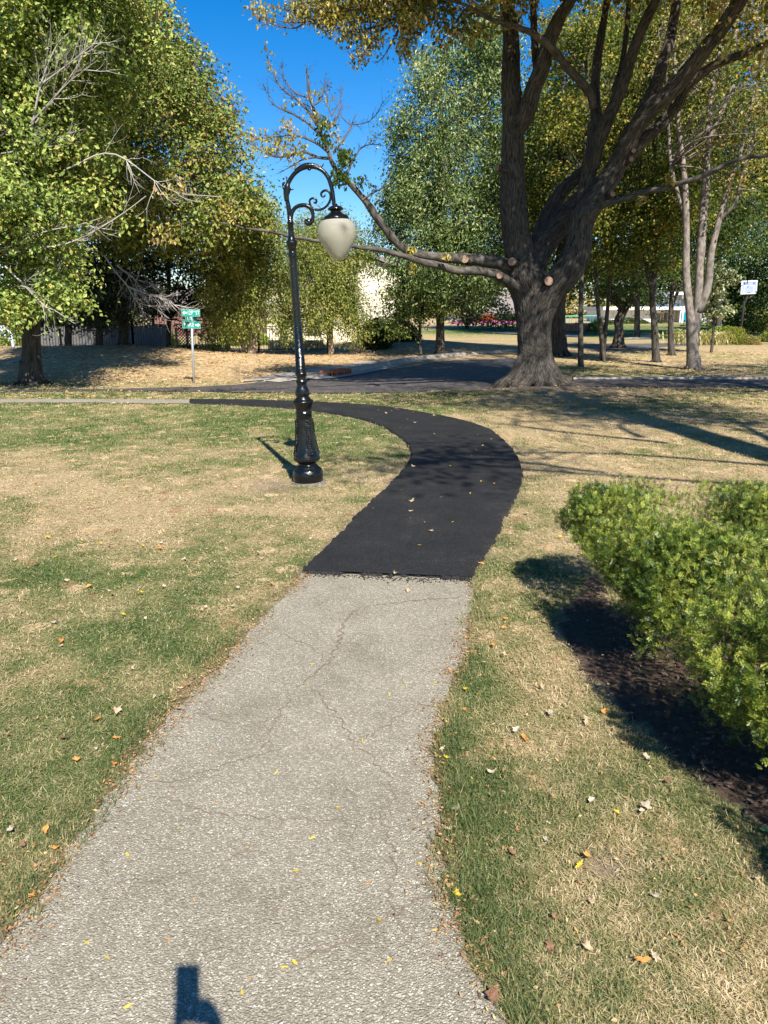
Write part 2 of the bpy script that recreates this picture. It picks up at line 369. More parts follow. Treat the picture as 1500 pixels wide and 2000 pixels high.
CROSS = gp([(-900,764),(0,762),(200,760.5),(380,756.5),(460,752),(520,746.5),(600,744.5),(700,743),(860,742),(1000,741.5),(1300,741.5),(1500,741.5),(2600,741.5),(2600,757),(1500,757),(1120,756),(970,760),(800,767.5),(600,768.5),(470,767),(380,765),(200,764),(0,766),(-900,770)])
WALK = gp([(470,745),(584,725),(688,710.5),(792,698.5),(850,691.5),(930,686),(930,688.5),(850,695),(792,702.5),(700,716),(640,727.5),(584,735),(510,744.5),(480,747)])
HED = [(1.83, 4.02, .84, .84, .76), (2.08, 3.02, 1.02, .92, .78), (2.50, 1.95, 1.24, .92, .80), (2.9, 3.9, 1.0, 1.0, .80), (3.6, 2.9, 1.1, 1.2, .82), (3.7,1.7,1.2,.8,.8)]
OLDP = np.vstack([OLD_L, OLD_R[::-1]]); NEWP = np.vstack([NEW_L, NEW_R[::-1]])
BEDM = gp([(1165,1100),(1125,1160),(1085,1220),(1150,1320),(1250,1425),(1345,1510),(1440,1585),(1520,1640),(1700,1780)]).tolist()
BED = np.array([[1.35, 4.2], *BEDM, [3.4, .9], [5.2, 1.2], [5.0, 4.6], [2.4, 4.9]])

rngA = np.random.default_rng(5)
def gauss(x, y, px, py, sx, sy):
    c = G(px, py); return np.exp(-((x-c[0])/sx)**2-((y-c[1])/sy)**2)
def fields(x, y):
    """greenness, bare soil, leaf litter - each 0..1"""
    p = np.column_stack([x, y])
    gr = .36+.85*(fbm(p*.85, 3, 3)-.5)+1.0*(fbm(p*4.2, 3, 9)-.5)
    gr = gr+.62*gauss(x, y, 60, 1130, 1.1, .5)+.35*gauss(x, y, 330, 1260, .7, .35)-.38*gauss(x, y, 420, 1010, 1.9, .6)-.35*gauss(x, y, 200, 960, 2.0, .6)
    gr = gr+.45*gauss(x, y, 930, 1330, .16, .5)+.5*gauss(x, y, 930, 1600, .16, .6)+.4*gauss(x, y, 900, 1480, .12, .3)+.3*gauss(x, y, 1000, 1880, .25, .22)
    gr = gr-.30*gauss(x, y, 1050, 1330, .35, .7)-.25*gauss(x, y, 1350, 1850, .35, .3)+.28*gauss(x, y, 150, 1500, .7, .5)+.2*gauss(x, y, 60, 1650, .5, .3)
    gr = gr+.30*np.exp(-((y-12.5)/3.2)**2)*(x < 1.0)-.18*((x > 1.2) & (y > 5) & (y < 14))
    gr = gr+.25*((y > 14.6) & (y < 17.8) & (x < 2.0))
    far = y > 19.5
    gr = np.where(far, .16+.5*(fbm(p*.4, 3, 21)-.5), gr)
    gr = np.where(far & (x > 3.5) & (y < 34), .42+.7*(fbm(p*.5, 3, 22)-.5), gr)
    gr = gr+.9*gauss(x, y, 1235, 650, 11, 15)*far+1.0*gauss(x, y, 1500, 643, 6, 12)*far+.7*gauss(x, y, 900, 652, 8, 5)*far
    gr = np.clip(gr, 0, 1)
    soil = .75*gauss(x, y, 540, 950, .28, .5)*(fbm(p*5, 3, 2) > .45)+.9*gauss(x, y, 1185, 1690, .1, .075)+.5*gauss(x, y, 660, 930, .3, .25)
    soil = soil+1.2*np.exp(-((x-3.75)/2.0)**2-((y-17.1)/.95)**2)
    soil = soil+.8*np.clip(1-polydist(x, y, OLD_L)/.09, 0, 1)+.8*np.clip(1-polydist(x, y, OLD_R)/.06, 0, 1)+.6*np.clip(1-polydist(x, y, NEW_L)/.10, 0, 1)+.55*np.clip(1-polydist(x, y, NEW_R)/.10, 0, 1)
    soil = soil+.9*gauss(x, y, 20, 1880, .3, .12)
    bed = inpoly(x+.06*(fbm(p*6, 2, 5)-.5), y+.06*(fbm(p*6, 2, 6)-.5), BED)
    soil = np.clip(np.where(bed, 1.0, soil), 0, 1)
    lit = np.clip(.15+.5*(fbm(p*1.3, 3, 44)-.45), 0, 1)*.4
    lit = np.where((y > 20) & (x < 4) & (y < 34), .55+.5*(fbm(p*.9, 3, 45)-.5), lit)
    lit = np.where((y > 20) & (x >= 4) & (y < 34), .40+.8*(fbm(p*.8, 3, 46)-.5), lit)
    lit = np.where((y > 14.5) & (y < 20), .30+.5*(fbm(p*1.5, 3, 47)-.5), lit)
    return gr, np.clip(soil, 0, 1), np.clip(lit, 0, 1), bed

# ---- ground sheet
tx = np.linspace(-5.3, 5.3, 430); ty = np.linspace(-2.4, 5.9, 520)
gx = 3*np.sinh(tx); gy = 3+3*np.sinh(ty)
XX, YY = np.meshgrid(gx, gy); xx = XX.ravel(); yy = YY.ravel()
gr, so, li, bed = fields(xx, yy)
zz = Hz(xx, yy)-.012*(fbm(np.column_stack([xx, yy])*2.2, 3, 12))*(yy < 19)
nx = len(gx); ny = len(gy)
ii = (np.arange(ny-1)[:, None]*nx+np.arange(nx-1)[None, :]).ravel()
mb = MB(); mb.add(np.column_stack([xx, yy, zz]), np.column_stack([ii, ii+1, ii+1+nx, ii+nx]), tint=gr, bk=np.column_stack([so, li, bed*1.0]))
m, nt, nd, lk = newmat('lawn_ground')
out = N(nt, 'ShaderNodeOutputMaterial'); b = N(nt, 'ShaderNodeBsdfPrincipled'); b.inputs['Roughness'].default_value = .95; b.inputs['Specular IOR Level'].default_value = .1
a1 = N(nt, 'ShaderNodeAttribute'); a1.attribute_name = 'tint'; a2 = N(nt, 'ShaderNodeAttribute'); a2.attribute_name = 'bk'
tc = N(nt, 'ShaderNodeTexCoord'); sx = N(nt, 'ShaderNodeSeparateXYZ'); lk.new(a2.outputs['Vector'], sx.inputs[0])
n1 = N(nt, 'ShaderNodeTexNoise'); n1.inputs['Scale'].default_value = 30; n1.inputs['Detail'].default_value = 8; n1.inputs['Roughness'].default_value = .75; lk.new(tc.outputs['Object'], n1.inputs['Vector'])
n2 = N(nt, 'ShaderNodeTexNoise'); n2.inputs['Scale'].default_value = 6; n2.inputs['Detail'].default_value = 8; n2.inputs['Roughness'].default_value = .8; lk.new(tc.outputs['Object'], n2.inputs['Vector'])
ma = N(nt, 'ShaderNodeMath', operation='MULTIPLY_ADD'); lk.new(n2.outputs[0], ma.inputs[0]); ma.inputs[1].default_value = .7; ma.inputs[2].default_value = -.35
md = N(nt, 'ShaderNodeMath', operation='ADD', use_clamp=True); lk.new(a1.outputs['Fac'], md.inputs[0]); lk.new(ma.outputs[0], md.inputs[1])
rg = ramp(nt, [(.05, (.47, .36, .21)), (.35, (.36, .295, .155)), (.6, (.19, .215, .08)), (.95, (.085, .15, .035))]); lk.new(md.outputs[0], rg.inputs[0])
rv = ramp(nt, [(.3, (.42, .4, .38)), (.7, (1.3, 1.27, 1.22))]); lk.new(n1.outputs[0], rv.inputs[0])  # dark lows paint shaded gaps under the blades into the ground colour
mu = N(nt, 'ShaderNodeMix', data_type='RGBA', blend_type='MULTIPLY'); mu.inputs[0].default_value = 1; lk.new(rg.outputs[0], mu.inputs[6]); lk.new(rv.outputs[0], mu.inputs[7])
# litter flecks
vo = N(nt, 'ShaderNodeTexVoronoi'); vo.inputs['Scale'].default_value = 9; lk.new(tc.outputs['Object'], vo.inputs['Vector'])
vs1 = N(nt, 'ShaderNodeSeparateColor'); lk.new(vo.outputs['Color'], vs1.inputs[0])
rl = ramp(nt, [(0, (.30, .18, .09)), (.5, (.52, .36, .2)), (1, (.62, .45, .27))]); lk.new(vs1.outputs[1], rl.inputs[0])
lt = N(nt, 'ShaderNodeMath', operation='LESS_THAN'); lk.new(vs1.outputs[0], lt.inputs[0]); lk.new(sx.outputs[1], lt.inputs[1])
m2 = N(nt, 'ShaderNodeMix', data_type='RGBA'); lk.new(lt.outputs[0], m2.inputs[0]); lk.new(mu.outputs[2], m2.inputs[6]); lk.new(rl.outputs[0], m2.inputs[7])
rs = ramp(nt, [(.3, (.12, .085, .06)), (.55, (.25, .19, .14)), (.75, (.38, .31, .24))]); lk.new(n1.outputs[0], rs.inputs[0])
rb = ramp(nt, [(.3, (.05, .035, .025)), (.6, (.13, .09, .065)), (.8, (.22, .16, .11))]); lk.new(n1.outputs[0], rb.inputs[0])
m3 = N(nt, 'ShaderNodeMix', data_type='RGBA'); lk.new(sx.outputs[2], m3.inputs[0]); lk.new(rs.outputs[0], m3.inputs[6]); lk.new(rb.outputs[0], m3.inputs[7])
m4 = N(nt, 'ShaderNodeMix', data_type='RGBA'); lk.new(sx.outputs[0], m4.inputs[0]); lk.new(m2.outputs[2], m4.inputs[6]); lk.new(m3.outputs[2], m4.inputs[7])
lk.new(m4.outputs[2], b.inputs['Base Color'])
bp = N(nt, 'ShaderNodeBump'); bp.inputs['Strength'].default_value = .9; bp.inputs['Distance'].default_value = .03; lk.new(n1.outputs[0], bp.inputs['Height']); lk.new(bp.outputs[0], b.inputs['Normal']); lk.new(b.outputs[0], out.inputs[0])
tag(mb.build('ground', m, smooth=True), kind='structure')

# ---- paths
def loft(L, R, n, mcols, z, jag, seed, skirt=.012, lift=0.0, tn=.5):
    Ls = smooth_line(L, n); Rs = smooth_line(R, n); mbx = MB()
    e1 = (fbm(np.column_stack([Ls*15, np.zeros(n)]), 4, seed)-.5)*jag; e2 = (fbm(np.column_stack([Rs*15, np.zeros(n)]), 4, seed+1)-.5)*jag
    t = np.linspace(0, 1, mcols); V = []
    for i in range(n):
        d = Rs[i]-Ls[i]; w = np.linalg.norm(d); d = d/w; a = Ls[i]+d*e1[i]*2; c = Rs[i]+d*e2[i]*2
        row = a[None]*(1-t[:, None])+c[None]*t[:, None]
        row = np.vstack([a-d*skirt, row, c+d*skirt]); zc = np.r_[-.02, np.full(mcols, z), -.02]
        zc[1] = zc[-2] = z-.3*lift; V.append(np.column_stack([row, zc]))
    V = np.array(V); V[:, 1:-1, 2] += lift*(.5-fbm(V[:, 1:-1, :2].reshape(-1, 2)*3, 3, seed).reshape(n, mcols))*.5*0
    k = mcols+2; i0 = (np.arange(n-1)[:, None]*k+np.arange(k-1)[None, :]).ravel()
    V = V.reshape(-1, 3); mbx.add(V, np.column_stack([i0, i0+1, i0+1+k, i0+k]), tint=tn)
    return mbx
def asphalt_old():
    m, nt, nd, lk = newmat('worn_asphalt')
    out = N(nt, 'ShaderNodeOutputMaterial'); b = N(nt, 'ShaderNodeBsdfPrincipled'); b.inputs['Roughness'].default_value = .85; b.inputs['Specular IOR Level'].default_value = .3
    tc = N(nt, 'ShaderNodeTexCoord')
    wv = N(nt, 'ShaderNodeTexNoise'); wv.inputs['Scale'].default_value = 90; lk.new(tc.outputs['Object'], wv.inputs['Vector'])
    mixv = N(nt, 'ShaderNodeMix', data_type='RGBA'); mixv.inputs[0].default_value = .012; lk.new(tc.outputs['Object'], mixv.inputs[6]); lk.new(wv.outputs['Color'], mixv.inputs[7])
    v1 = N(nt, 'ShaderNodeTexVoronoi'); v1.inputs['Scale'].default_value = 175; lk.new(mixv.outputs[2], v1.inputs['Vector'])
    v2 = N(nt, 'ShaderNodeTexVoronoi'); v2.inputs['Scale'].default_value = 80; lk.new(mixv.outputs[2], v2.inputs['Vector'])
    s1 = N(nt, 'ShaderNodeSeparateColor'); lk.new(v1.outputs['Color'], s1.inputs[0]); s2 = N(nt, 'ShaderNodeSeparateColor'); lk.new(v2.outputs['Color'], s2.inputs[0])
    r1 = ramp(nt, [(0, (.185, .163, .12)), (.35, (.275, .248, .185)), (.65, (.37, .337, .262)), (.88, (.48, .445, .36)), (1, (.68, .64, .54))]); lk.new(s1.outputs[0], r1.inputs[0])
    big = N(nt, 'ShaderNodeMath', operation='GREATER_THAN'); lk.new(s2.outputs[0], big.inputs[0]); big.inputs[1].default_value = .86
    de = N(nt, 'ShaderNodeMath', operation='LESS_THAN'); lk.new(v2.outputs['Distance'], de.inputs[0]); de.inputs[1].default_value = .36
    bb = N(nt, 'ShaderNodeMath', operation='MULTIPLY'); lk.new(big.outputs[0], bb.inputs[0]); lk.new(de.outputs[0], bb.inputs[1])
    r2 = ramp(nt, [(0, (.42, .39, .35)), (1, (.74, .72, .68))]); lk.new(s2.outputs[1], r2.inputs[0])
    mx = N(nt, 'ShaderNodeMix', data_type='RGBA'); lk.new(bb.outputs[0], mx.inputs[0]); lk.new(r1.outputs[0], mx.inputs[6]); lk.new(r2.outputs[0], mx.inputs[7])
    # binder between stones
    ed = N(nt, 'ShaderNodeMapRange'); lk.new(v1.outputs['Distance'], ed.inputs[0]); ed.inputs[1].default_value = .25; ed.inputs[2].default_value = .62; ed.inputs[3].default_value = 0; ed.inputs[4].default_value = .75
    m1 = N(nt, 'ShaderNodeMix', data_type='RGBA'); lk.new(ed.outputs[0], m1.inputs[0]); lk.new(mx.outputs[2], m1.inputs[6]); m1.inputs[7].default_value = (.20, .177, .130, 1)
    # stains and worn areas
    n3 = N(nt, 'ShaderNodeTexNoise'); n3.inputs['Scale'].default_value = 2.3; n3.inputs['Detail'].default_value = 8; n3.inputs['Roughness'].default_value = .7; lk.new(tc.outputs['Object'], n3.inputs['Vector'])
    r3 = ramp(nt, [(.30, (.76, .74, .70)), (.45, (.96, .95, .93)), (.66, (1.12, 1.11, 1.10))]); lk.new(n3.outputs[0], r3.inputs[0])
    mm = N(nt, 'ShaderNodeMix', data_type='RGBA', blend_type='MULTIPLY'); mm.inputs[0].default_value = 1; lk.new(m1.outputs[2], mm.inputs[6]); lk.new(r3.outputs[0], mm.inputs[7])
    # fine crazing
    nv = N(nt, 'ShaderNodeTexNoise'); nv.inputs['Scale'].default_value = 5; nv.inputs['Detail'].default_value = 6; lk.new(tc.outputs['Object'], nv.inputs['Vector'])
    mv = N(nt, 'ShaderNodeMix', data_type='RGBA'); mv.inputs[0].default_value = .22; lk.new(tc.outputs['Object'], mv.inputs[6]); lk.new(nv.outputs['Color'], mv.inputs[7])
    vc = N(nt, 'ShaderNodeTexVoronoi', feature='DISTANCE_TO_EDGE'); vc.inputs['Scale'].default_value = 1.25; lk.new(mv.outputs[2], vc.inputs['Vector'])
    cr = N(nt, 'ShaderNodeMapRange'); lk.new(vc.outputs['Distance'], cr.inputs[0]); cr.inputs[1].default_value = 0.001; cr.inputs[2].default_value = .009; cr.inputs[3].default_value = 1; cr.inputs[4].default_value = 0
    n4 = N(nt, 'ShaderNodeTexNoise'); n4.inputs['Scale'].default_value = 3; lk.new(tc.outputs['Object'], n4.inputs['Vector'])
    c4 = N(nt, 'ShaderNodeMapRange'); lk.new(n4.outputs[0], c4.inputs[0]); c4.inputs[1].default_value = .47; c4.inputs[2].default_value = .6; c4.inputs[3].default_value = 0; c4.inputs[4].default_value = .3
    cm = N(nt, 'ShaderNodeMath', operation='MULTIPLY'); lk.new(cr.outputs[0], cm.inputs[0]); lk.new(c4.outputs[0], cm.inputs[1])
    mk = N(nt, 'ShaderNodeMix', data_type='RGBA'); lk.new(cm.outputs[0], mk.inputs[0]); lk.new(mm.outputs[2], mk.inputs[6]); mk.inputs[7].default_value = (.1, .078, .058, 1)
    lk.new(mk.outputs[2], b.inputs['Base Color'])
    hb = N(nt, 'ShaderNodeMath', operation='SUBTRACT'); hb.inputs[0].default_value = 1; lk.new(v1.outputs['Distance'], hb.inputs[1])
    h2 = N(nt, 'ShaderNodeMath', operation='SUBTRACT'); lk.new(hb.outputs[0], h2.inputs[0]); lk.new(cm.outputs[0], h2.inputs[1])
    bp = N(nt, 'ShaderNodeBump'); bp.inputs['Strength'].default_value = .8; bp.inputs['Distance'].default_value = .006; lk.new(h2.outputs[0], bp.inputs['Height']); lk.new(bp.outputs[0], b.inputs['Normal'])
    lk.new(b.outputs[0], out.inputs[0]); return m
def asphalt_new(name='new_asphalt', lo=(.0045, .0045, .0045), hi=(.019, .0185, .0185), sc=170):
    m, nt, nd, lk = newmat(name)
    out = N(nt, 'ShaderNodeOutputMaterial'); b = N(nt, 'ShaderNodeBsdfPrincipled'); b.inputs['Roughness'].default_value = .72; b.inputs['Specular IOR Level'].default_value = .35
    tc = N(nt, 'ShaderNodeTexCoord'); v = N(nt, 'ShaderNodeTexVoronoi'); v.inputs['Scale'].default_value = sc; lk.new(tc.outputs['Object'], v.inputs['Vector'])
    n = N(nt, 'ShaderNodeTexNoise'); n.inputs['Scale'].default_value = 2.2; n.inputs['Detail'].default_value = 8; n.inputs['Roughness'].default_value = .7; lk.new(tc.outputs['Object'], n.inputs['Vector'])
    s = N(nt, 'ShaderNodeSeparateColor'); lk.new(v.outputs['Color'], s.inputs[0]); r = ramp(nt, [(0, lo), (.8, hi), (1, [c*2.2 for c in hi])]); lk.new(s.outputs[0], r.inputs[0])
    r2 = ramp(nt, [(.35, (.7, .7, .7)), (.55, (1.2, 1.15, 1.1)), (.75, (2.6, 2.3, 2.0))]); lk.new(n.outputs[0], r2.inputs[0])
    mm = N(nt, 'ShaderNodeMix', data_type='RGBA', blend_type='MULTIPLY'); mm.inputs[0].default_value = 1; lk.new(r.outputs[0], mm.inputs[6]); lk.new(r2.outputs[0], mm.inputs[7]); lk.new(mm.outputs[2], b.inputs['Base Color'])
    bp = N(nt, 'ShaderNodeBump'); bp.inputs['Strength'].default_value = 1; bp.inputs['Distance'].default_value = .006; bp.invert = True; lk.new(v.outputs['Distance'], bp.inputs['Height']); lk.new(bp.outputs[0], b.inputs['Normal'])
    lk.new(b.outputs[0], out.inputs[0]); return m
M_OLD = asphalt_old(); M_NEW = asphalt_new()
tag(loft(OLD_L, OLD_R, 260, 14, .004, .05, 31).build('old_path', M_OLD), kind='structure')
mbn = loft(NEW_L, NEW_R, 420, 14, .026, .035, 33, skirt=.02)
# rolled front lip of the new layer over the old path
s0 = NEW_L[0]; s1 = NEW_R[0]; k = 120; tt = np.linspace(-.01, 1.01, k); ed = s0[None]*(1-tt[:, None])+s1[None]*tt[:, None]
jag = (fbm(np.column_stack([ed*22, np.zeros(k)]), 4, 8)-.5)*.09+.02*np.sin(tt*3)
V = np.vstack([np.column_stack([ed[:, 0], ed[:, 1]+.09, np.full(k, .0265)]), np.column_stack([ed[:, 0], ed[:, 1]+.0+jag*.6-.0, np.full(k, .024)]), np.column_stack([ed[:, 0], ed[:, 1]-.02+jag, np.full(k, .002)])])
i = np.arange(k-1); mbn.add(V, np.vstack([np.column_stack([i+k, i+1+k, i+1, i]), np.column_stack([i+2*k, i+1+2*k, i+1+k, i+k])]))
tag(mbn.build('new_path', M_NEW), kind='structure')
mc = MB()                                                                        # loose crumbs of asphalt at the seam
for q in range(420):
    t = rngA.uniform(0, 1); c = s0*(1-t)+s1*t+np.array([0, -.015-abs(rngA.normal(0, .035))]); r = rngA.uniform(.0025, .007)
    oct_ = np.array([[1, 0, 0], [0, 1, 0], [-1, 0, 0], [0, -1, 0], [0, 0, .8], [0, 0, -.6]])*r*rngA.uniform(.7, 1.3, (6, 1))
    mc.add(oct_+np.array([c[0], c[1], .004+r*.5]), None, [[0, 1, 4], [1, 2, 4], [2, 3, 4], [3, 0, 4], [1, 0, 5], [2, 1, 5], [3, 2, 5], [0, 3, 5]])
tag(mc.build('asphalt_crumbs', M_NEW), 'loose black crumbs of asphalt scattered along the seam with the old path', 'gravel', kind='stuff')
# repaired long cracks in the old path: thin soil-filled strips
ms = MB(); SOILC = simple('crack_dirt', (.17, .135, .095), .95, nscale=60, noise=.35)
for line, w in (([(722,1186),(690,1200),(668,1228),(662,1262),(640,1295),(612,1320),(575,1352)], .007), ([(905,1168),(840,1172),(780,1178),(722,1186)], .0045), ([(614,1345),(630,1370),(655,1400),(680,1425),(684,1460)], .004), ([(575,1352),(540,1405),(525,1450),(505,1475)], .0035),
                ([(865,1735),(810,1765),(740,1803),(660,1845),(590,1880),(540,1890)], .006), ([(684,1460),(740,1495),(770,1540),(745,1590),(700,1615)], .003), ([(505,1475),(430,1500),(350,1525),(280,1530)], .0035), ([(548,1240),(600,1262),(640,1295)], .003), ([(380,1390),(470,1420),(540,1405)], .003), ([(300,1560),(420,1590),(560,1600),(700,1615)], .0028), ([(745,1590),(770,1680),(760,1760),(800,1850)], .003), ([(150,1750),(280,1720),(400,1700),(520,1640)], .0025), ([(862,1372),(800,1390),(740,1430),(684,1460)], .003)):
    pl = smooth_line(gp(line), 90); d = np.gradient(pl, axis=0); d /= np.linalg.norm(d, axis=1)[:, None]; nn = np.column_stack([-d[:, 1], d[:, 0]])
    pl = pl+nn*((fbm(np.column_stack([pl*30, np.zeros(90)]), 4, 7)-.5)*.07)[:, None]
    ww = w*(.2+1.25*fbm(np.column_stack([pl*40, np.zeros(90)]), 3, 99))*np.clip(np.minimum(np.arange(90), 89-np.arange(90))/8, .1, 1)
    V = np.vstack([np.column_stack([pl-nn*ww[:, None], np.full(90, .0065)]), np.column_stack([pl+nn*ww[:, None], np.full(90, .0065)])])
    i = np.arange(89); ms.add(V, np.column_stack([i, i+1, i+91, i+90]))
ck = ms.build('path_cracks', SOILC); tag(ck, kind='structure')

from mathutils.geometry import tessellate_polygon
def sheet(name, poly, z, mat, zt=True):
    poly = np.asarray(poly); mbx = MB()
    P3 = [Vector((p[0], p[1], 0)) for p in poly]
    tri = tessellate_polygon([P3]); V = np.column_stack([poly, (Hz(poly[:, 0], poly[:, 1]) if zt else 0)+z+np.zeros(len(poly))])
    T = []
    for a, b_, c in tri:
        n = (poly[b_][0]-poly[a][0])*(poly[c][1]-poly[a][1])-(poly[b_][1]-poly[a][1])*(poly[c][0]-poly[a][0])
        T.append([a, b_, c] if n > 0 else [a, c, b_])
    mbx.add(V, None, T); return tag(mbx.build(name, mat), kind='structure')
def densify(poly, step=.5):
    out = []; n = len(poly)
    for i in range(n):
        a = poly[i]; b_ = poly[(i+1) % n]; L = np.linalg.norm(b_-a); k = max(1, int(L/step))
        for q in range(k): out.append(a+(b_-a)*q/k)
    return np.array(out)
M_ROAD = asphalt_new('road_asphalt', (.05, .049, .05), (.10, .098, .1), 60)
M_CROSS = asphalt_new('cross_road_asphalt', (.036, .032, .031), (.078, .07, .068), 60)
M_CONC = simple('concrete', (.34, .30, .25), .9, noise=.25, nscale=5, bump=.3)
sheet('main_road', ROAD, .006, M_ROAD, False); sheet('cross_road', CROSS, .011, M_CROSS, False)
sheet('old_path_far_end', STRIP, .008, M_OLD, False)
sheet('sidewalk', WALK, .03, M_CONC, False)
mk_ = MB()                                                                       # kerb with gutter along the far side of the road
kl = smooth_line(gp([(520,746.5),(560,742),(601,739.5),(640,737),(723,722.5),(792,708.5),(830,703.5),(879,698),(960,692.5),(1020,688.5)]), 120)
d = np.gradient(kl, axis=0); d /= np.linalg.norm(d, axis=1)[:, None]; nn = np.column_stack([-d[:, 1], d[:, 0]])
prof = [(-.42, .012), (0, .02), (.03, .11), (.06, .125), (.22, .125), (.24, -.02)]
hf = np.clip(np.arange(120)/22, 0, 1); V = np.vstack([np.column_stack([kl+nn*o, z*(hf if z > .05 else 1)+np.zeros(120)+(.014 if z > 0 else 0)]) for o, z in prof]); i = np.arange(119)
for q in range(len(prof)-1): pass
mk_.add(V, np.vstack([np.column_stack([i+q*120, i+1+q*120, i+1+(q+1)*120, i+(q+1)*120]) for q in range(len(prof)-1)]))
tag(mk_.build('kerb', M_CONC), kind='structure')
mk_ = MB(); kl = smooth_line(gp([(1120,741),(1300,740.8),(1500,740.8),(2300,740.8)]), 40)
V = np.vstack([np.column_stack([kl+np.array([0, o]), np.full(40, z)]) for o, z in [(-.02, .0), (0, .05), (.14, .055), (.16, -.02)]]); i = np.arange(39)
mk_.add(V, np.vstack([np.column_stack([i+q*40, i+1+q*40, i+1+(q+1)*40, i+(q+1)*40]) for q in range(3)])); tag(mk_.build('road_edging', M_CONC), kind='structure')
sheet('driveway', gp([(940,654),(1010,657),(1030,662),(1060,662),(1100,660),(1140,661),(1140,657),(1060,655),(1000,653.5),(950,652)]), .05, M_ROAD)
sheet('gravel_drive', gp([(1218,664),(1240,659),(1275,658),(1290,663)]), .03, M_CONC)

# storm drain inlet, rust orange, set in the kerb
RUST = simple('rust', (.48, .13, .05), .8, noise=.5, nscale=25, bump=.5)
a = G(646, 737); b_ = G(686, 731); sd = thing('storm_drain', ((a[0]+b_[0])/2, (a[1]+b_[1])/2, 0), 'long rusty orange storm drain cover set in the concrete kerb', 'storm drain')
L = np.hypot(*(b_-a)[:2]); ang = math.atan2(b_[1]-a[1], b_[0]-a[0]); piv = ((a[0]+b_[0])/2, (a[1]+b_[1])/2)
m1 = MB(); box(m1, piv[0]-L/2, piv[0]+L/2, piv[1]+.0, piv[1]+.34, .1, .165, ang, piv)
for q in np.linspace(-L/2+.05, L/2-.05, 9): box(m1, piv[0]+q-.015, piv[0]+q+.015, piv[1]-.035, piv[1]+.02, .0, .16, ang, piv)
part(m1, 'cover', RUST, sd)
m1 = MB(); box(m1, piv[0]-L/2, piv[0]+L/2, piv[1]-.003, piv[1]+.02, .01, .1, ang, piv); part(m1, 'opening', simple('drain_dark', (.02, .015, .012), .9), sd)

# ------------------------------------------------------------------ grass
rng = np.random.default_rng(11)
def on_paved(x, y, jit):
    return inpoly(x, y, OLDP) | inpoly(x, y, NEWP) | inpoly(x, y, CROSS) | inpoly(x, y, ROAD) | inpoly(x, y, STRIP) | inpoly(x, y, WALK)
def blades(n, rmin, rmax, flat):
    r = np.exp(rng.uniform(math.log(rmin), math.log(rmax), n)); th = rng.uniform(-.72, .72, n)
    x = r*np.sin(th)+rng.normal(0, .01, n); y = r*np.cos(th)-.2
    # grow a few tufts over the path edges
    gr, so, li, bed = fields(x, y)
    ed = np.minimum(polydist(x, y, OLD_L), polydist(x, y, OLD_R))
    tf_ = fbm(np.column_stack([x, y])*5, 2, 72); pv_ = on_paved(x, y, 0); pv_ &= ~((ed < .05*np.clip((tf_-.42)*5, 0, 1)) & ~inpoly(x, y, NEWP))
    keep = ~pv_ & ~bed & (rng.uniform(0, 1, n) > so*.93)
    tuft = fbm(np.column_stack([x, y])*4, 3, 71)
    if not flat: keep &= (rng.uniform(0, 1, n) < .22+1.2*gr+.6*(tuft-.5))
    x, y, r, gr, tuft, ed = [q[keep] for q in (x, y, r, gr, tuft, ed)]; n = len(x)
    z = Hz(x, y)-.01
    hd = rng.uniform(0, 2*math.pi, n); w = np.maximum(.0010, .00036*r)*rng.uniform(.7, 1.4, n)
    if flat:
        Ln = rng.uniform(.012, .036, n)*np.clip(.8+r*.03, 1, 1.6); el = rng.uniform(.02, .45, n); bend = rng.uniform(-.3, .25, n); tint = np.clip(rng.normal(.84, .17, n)-.30*gr, 0, 1); z = z+rng.uniform(.004, .016, n)
    else:
        Ln = rng.uniform(.016, .042, n)*(.72+.9*np.clip(tuft-.35, 0, .5)+.35*gr)*np.clip(.9+r*.025, 1, 1.5); Ln *= np.where((ed < .14) & (gr > .35), 1.55, 1.0)
        el = rng.uniform(.45, 1.45, n); bend = rng.uniform(.2, .9, n); tint = np.clip(rng.normal(.62, .17, n)-.50*gr, 0, 1)
    d = np.column_stack([np.cos(hd), np.sin(hd)]); s = np.column_stack([-np.sin(hd), np.cos(hd)])
    b0 = np.column_stack([x, y, z]); c1 = np.cos(el)*Ln*.5; z1 = np.sin(el)*Ln*.5
    e2 = el-bend; c2 = c1+np.cos(e2)*Ln*.5; z2 = np.maximum(z1+np.sin(e2)*Ln*.5, .002)
    m_ = b0+np.column_stack([d*c1[:, None], z1]); t_ = b0+np.column_stack([d*c2[:, None], z2])
    sw = np.column_stack([s*w[:, None], np.zeros(n)])
    tint = np.clip(tint+.5*(fbm(np.column_stack([x, y])*17, 2, 55)-.5), 0, 1)
    V = np.stack([b0-sw*.7, b0+sw*.7, m_+sw, m_-sw, t_], 1).reshape(-1, 3); k = np.arange(n)*5
    mbx = MB(); mbx.add(V, np.column_stack([k, k+1, k+2, k+3]), np.column_stack([k+3, k+2, k+4]), tint=np.repeat(tint, 5)); return mbx
g1 = blades(620000, .9, 26, False); g2 = blades(520000, .9, 20, True)
g1.v += g2.v; g1.a += g2.a; g1.bk += g2.bk; g1.q += [q+g1.n for q in g2.q]; g1.t += [q+g1.n for q in g2.t]; g1.qm += g2.qm; g1.tm += g2.tm; g1.n += g2.n
tag(g1.build('lawn_grass', GRASS), 'patchy green and straw coloured lawn grass on both sides of the path', 'grass', kind='stuff')

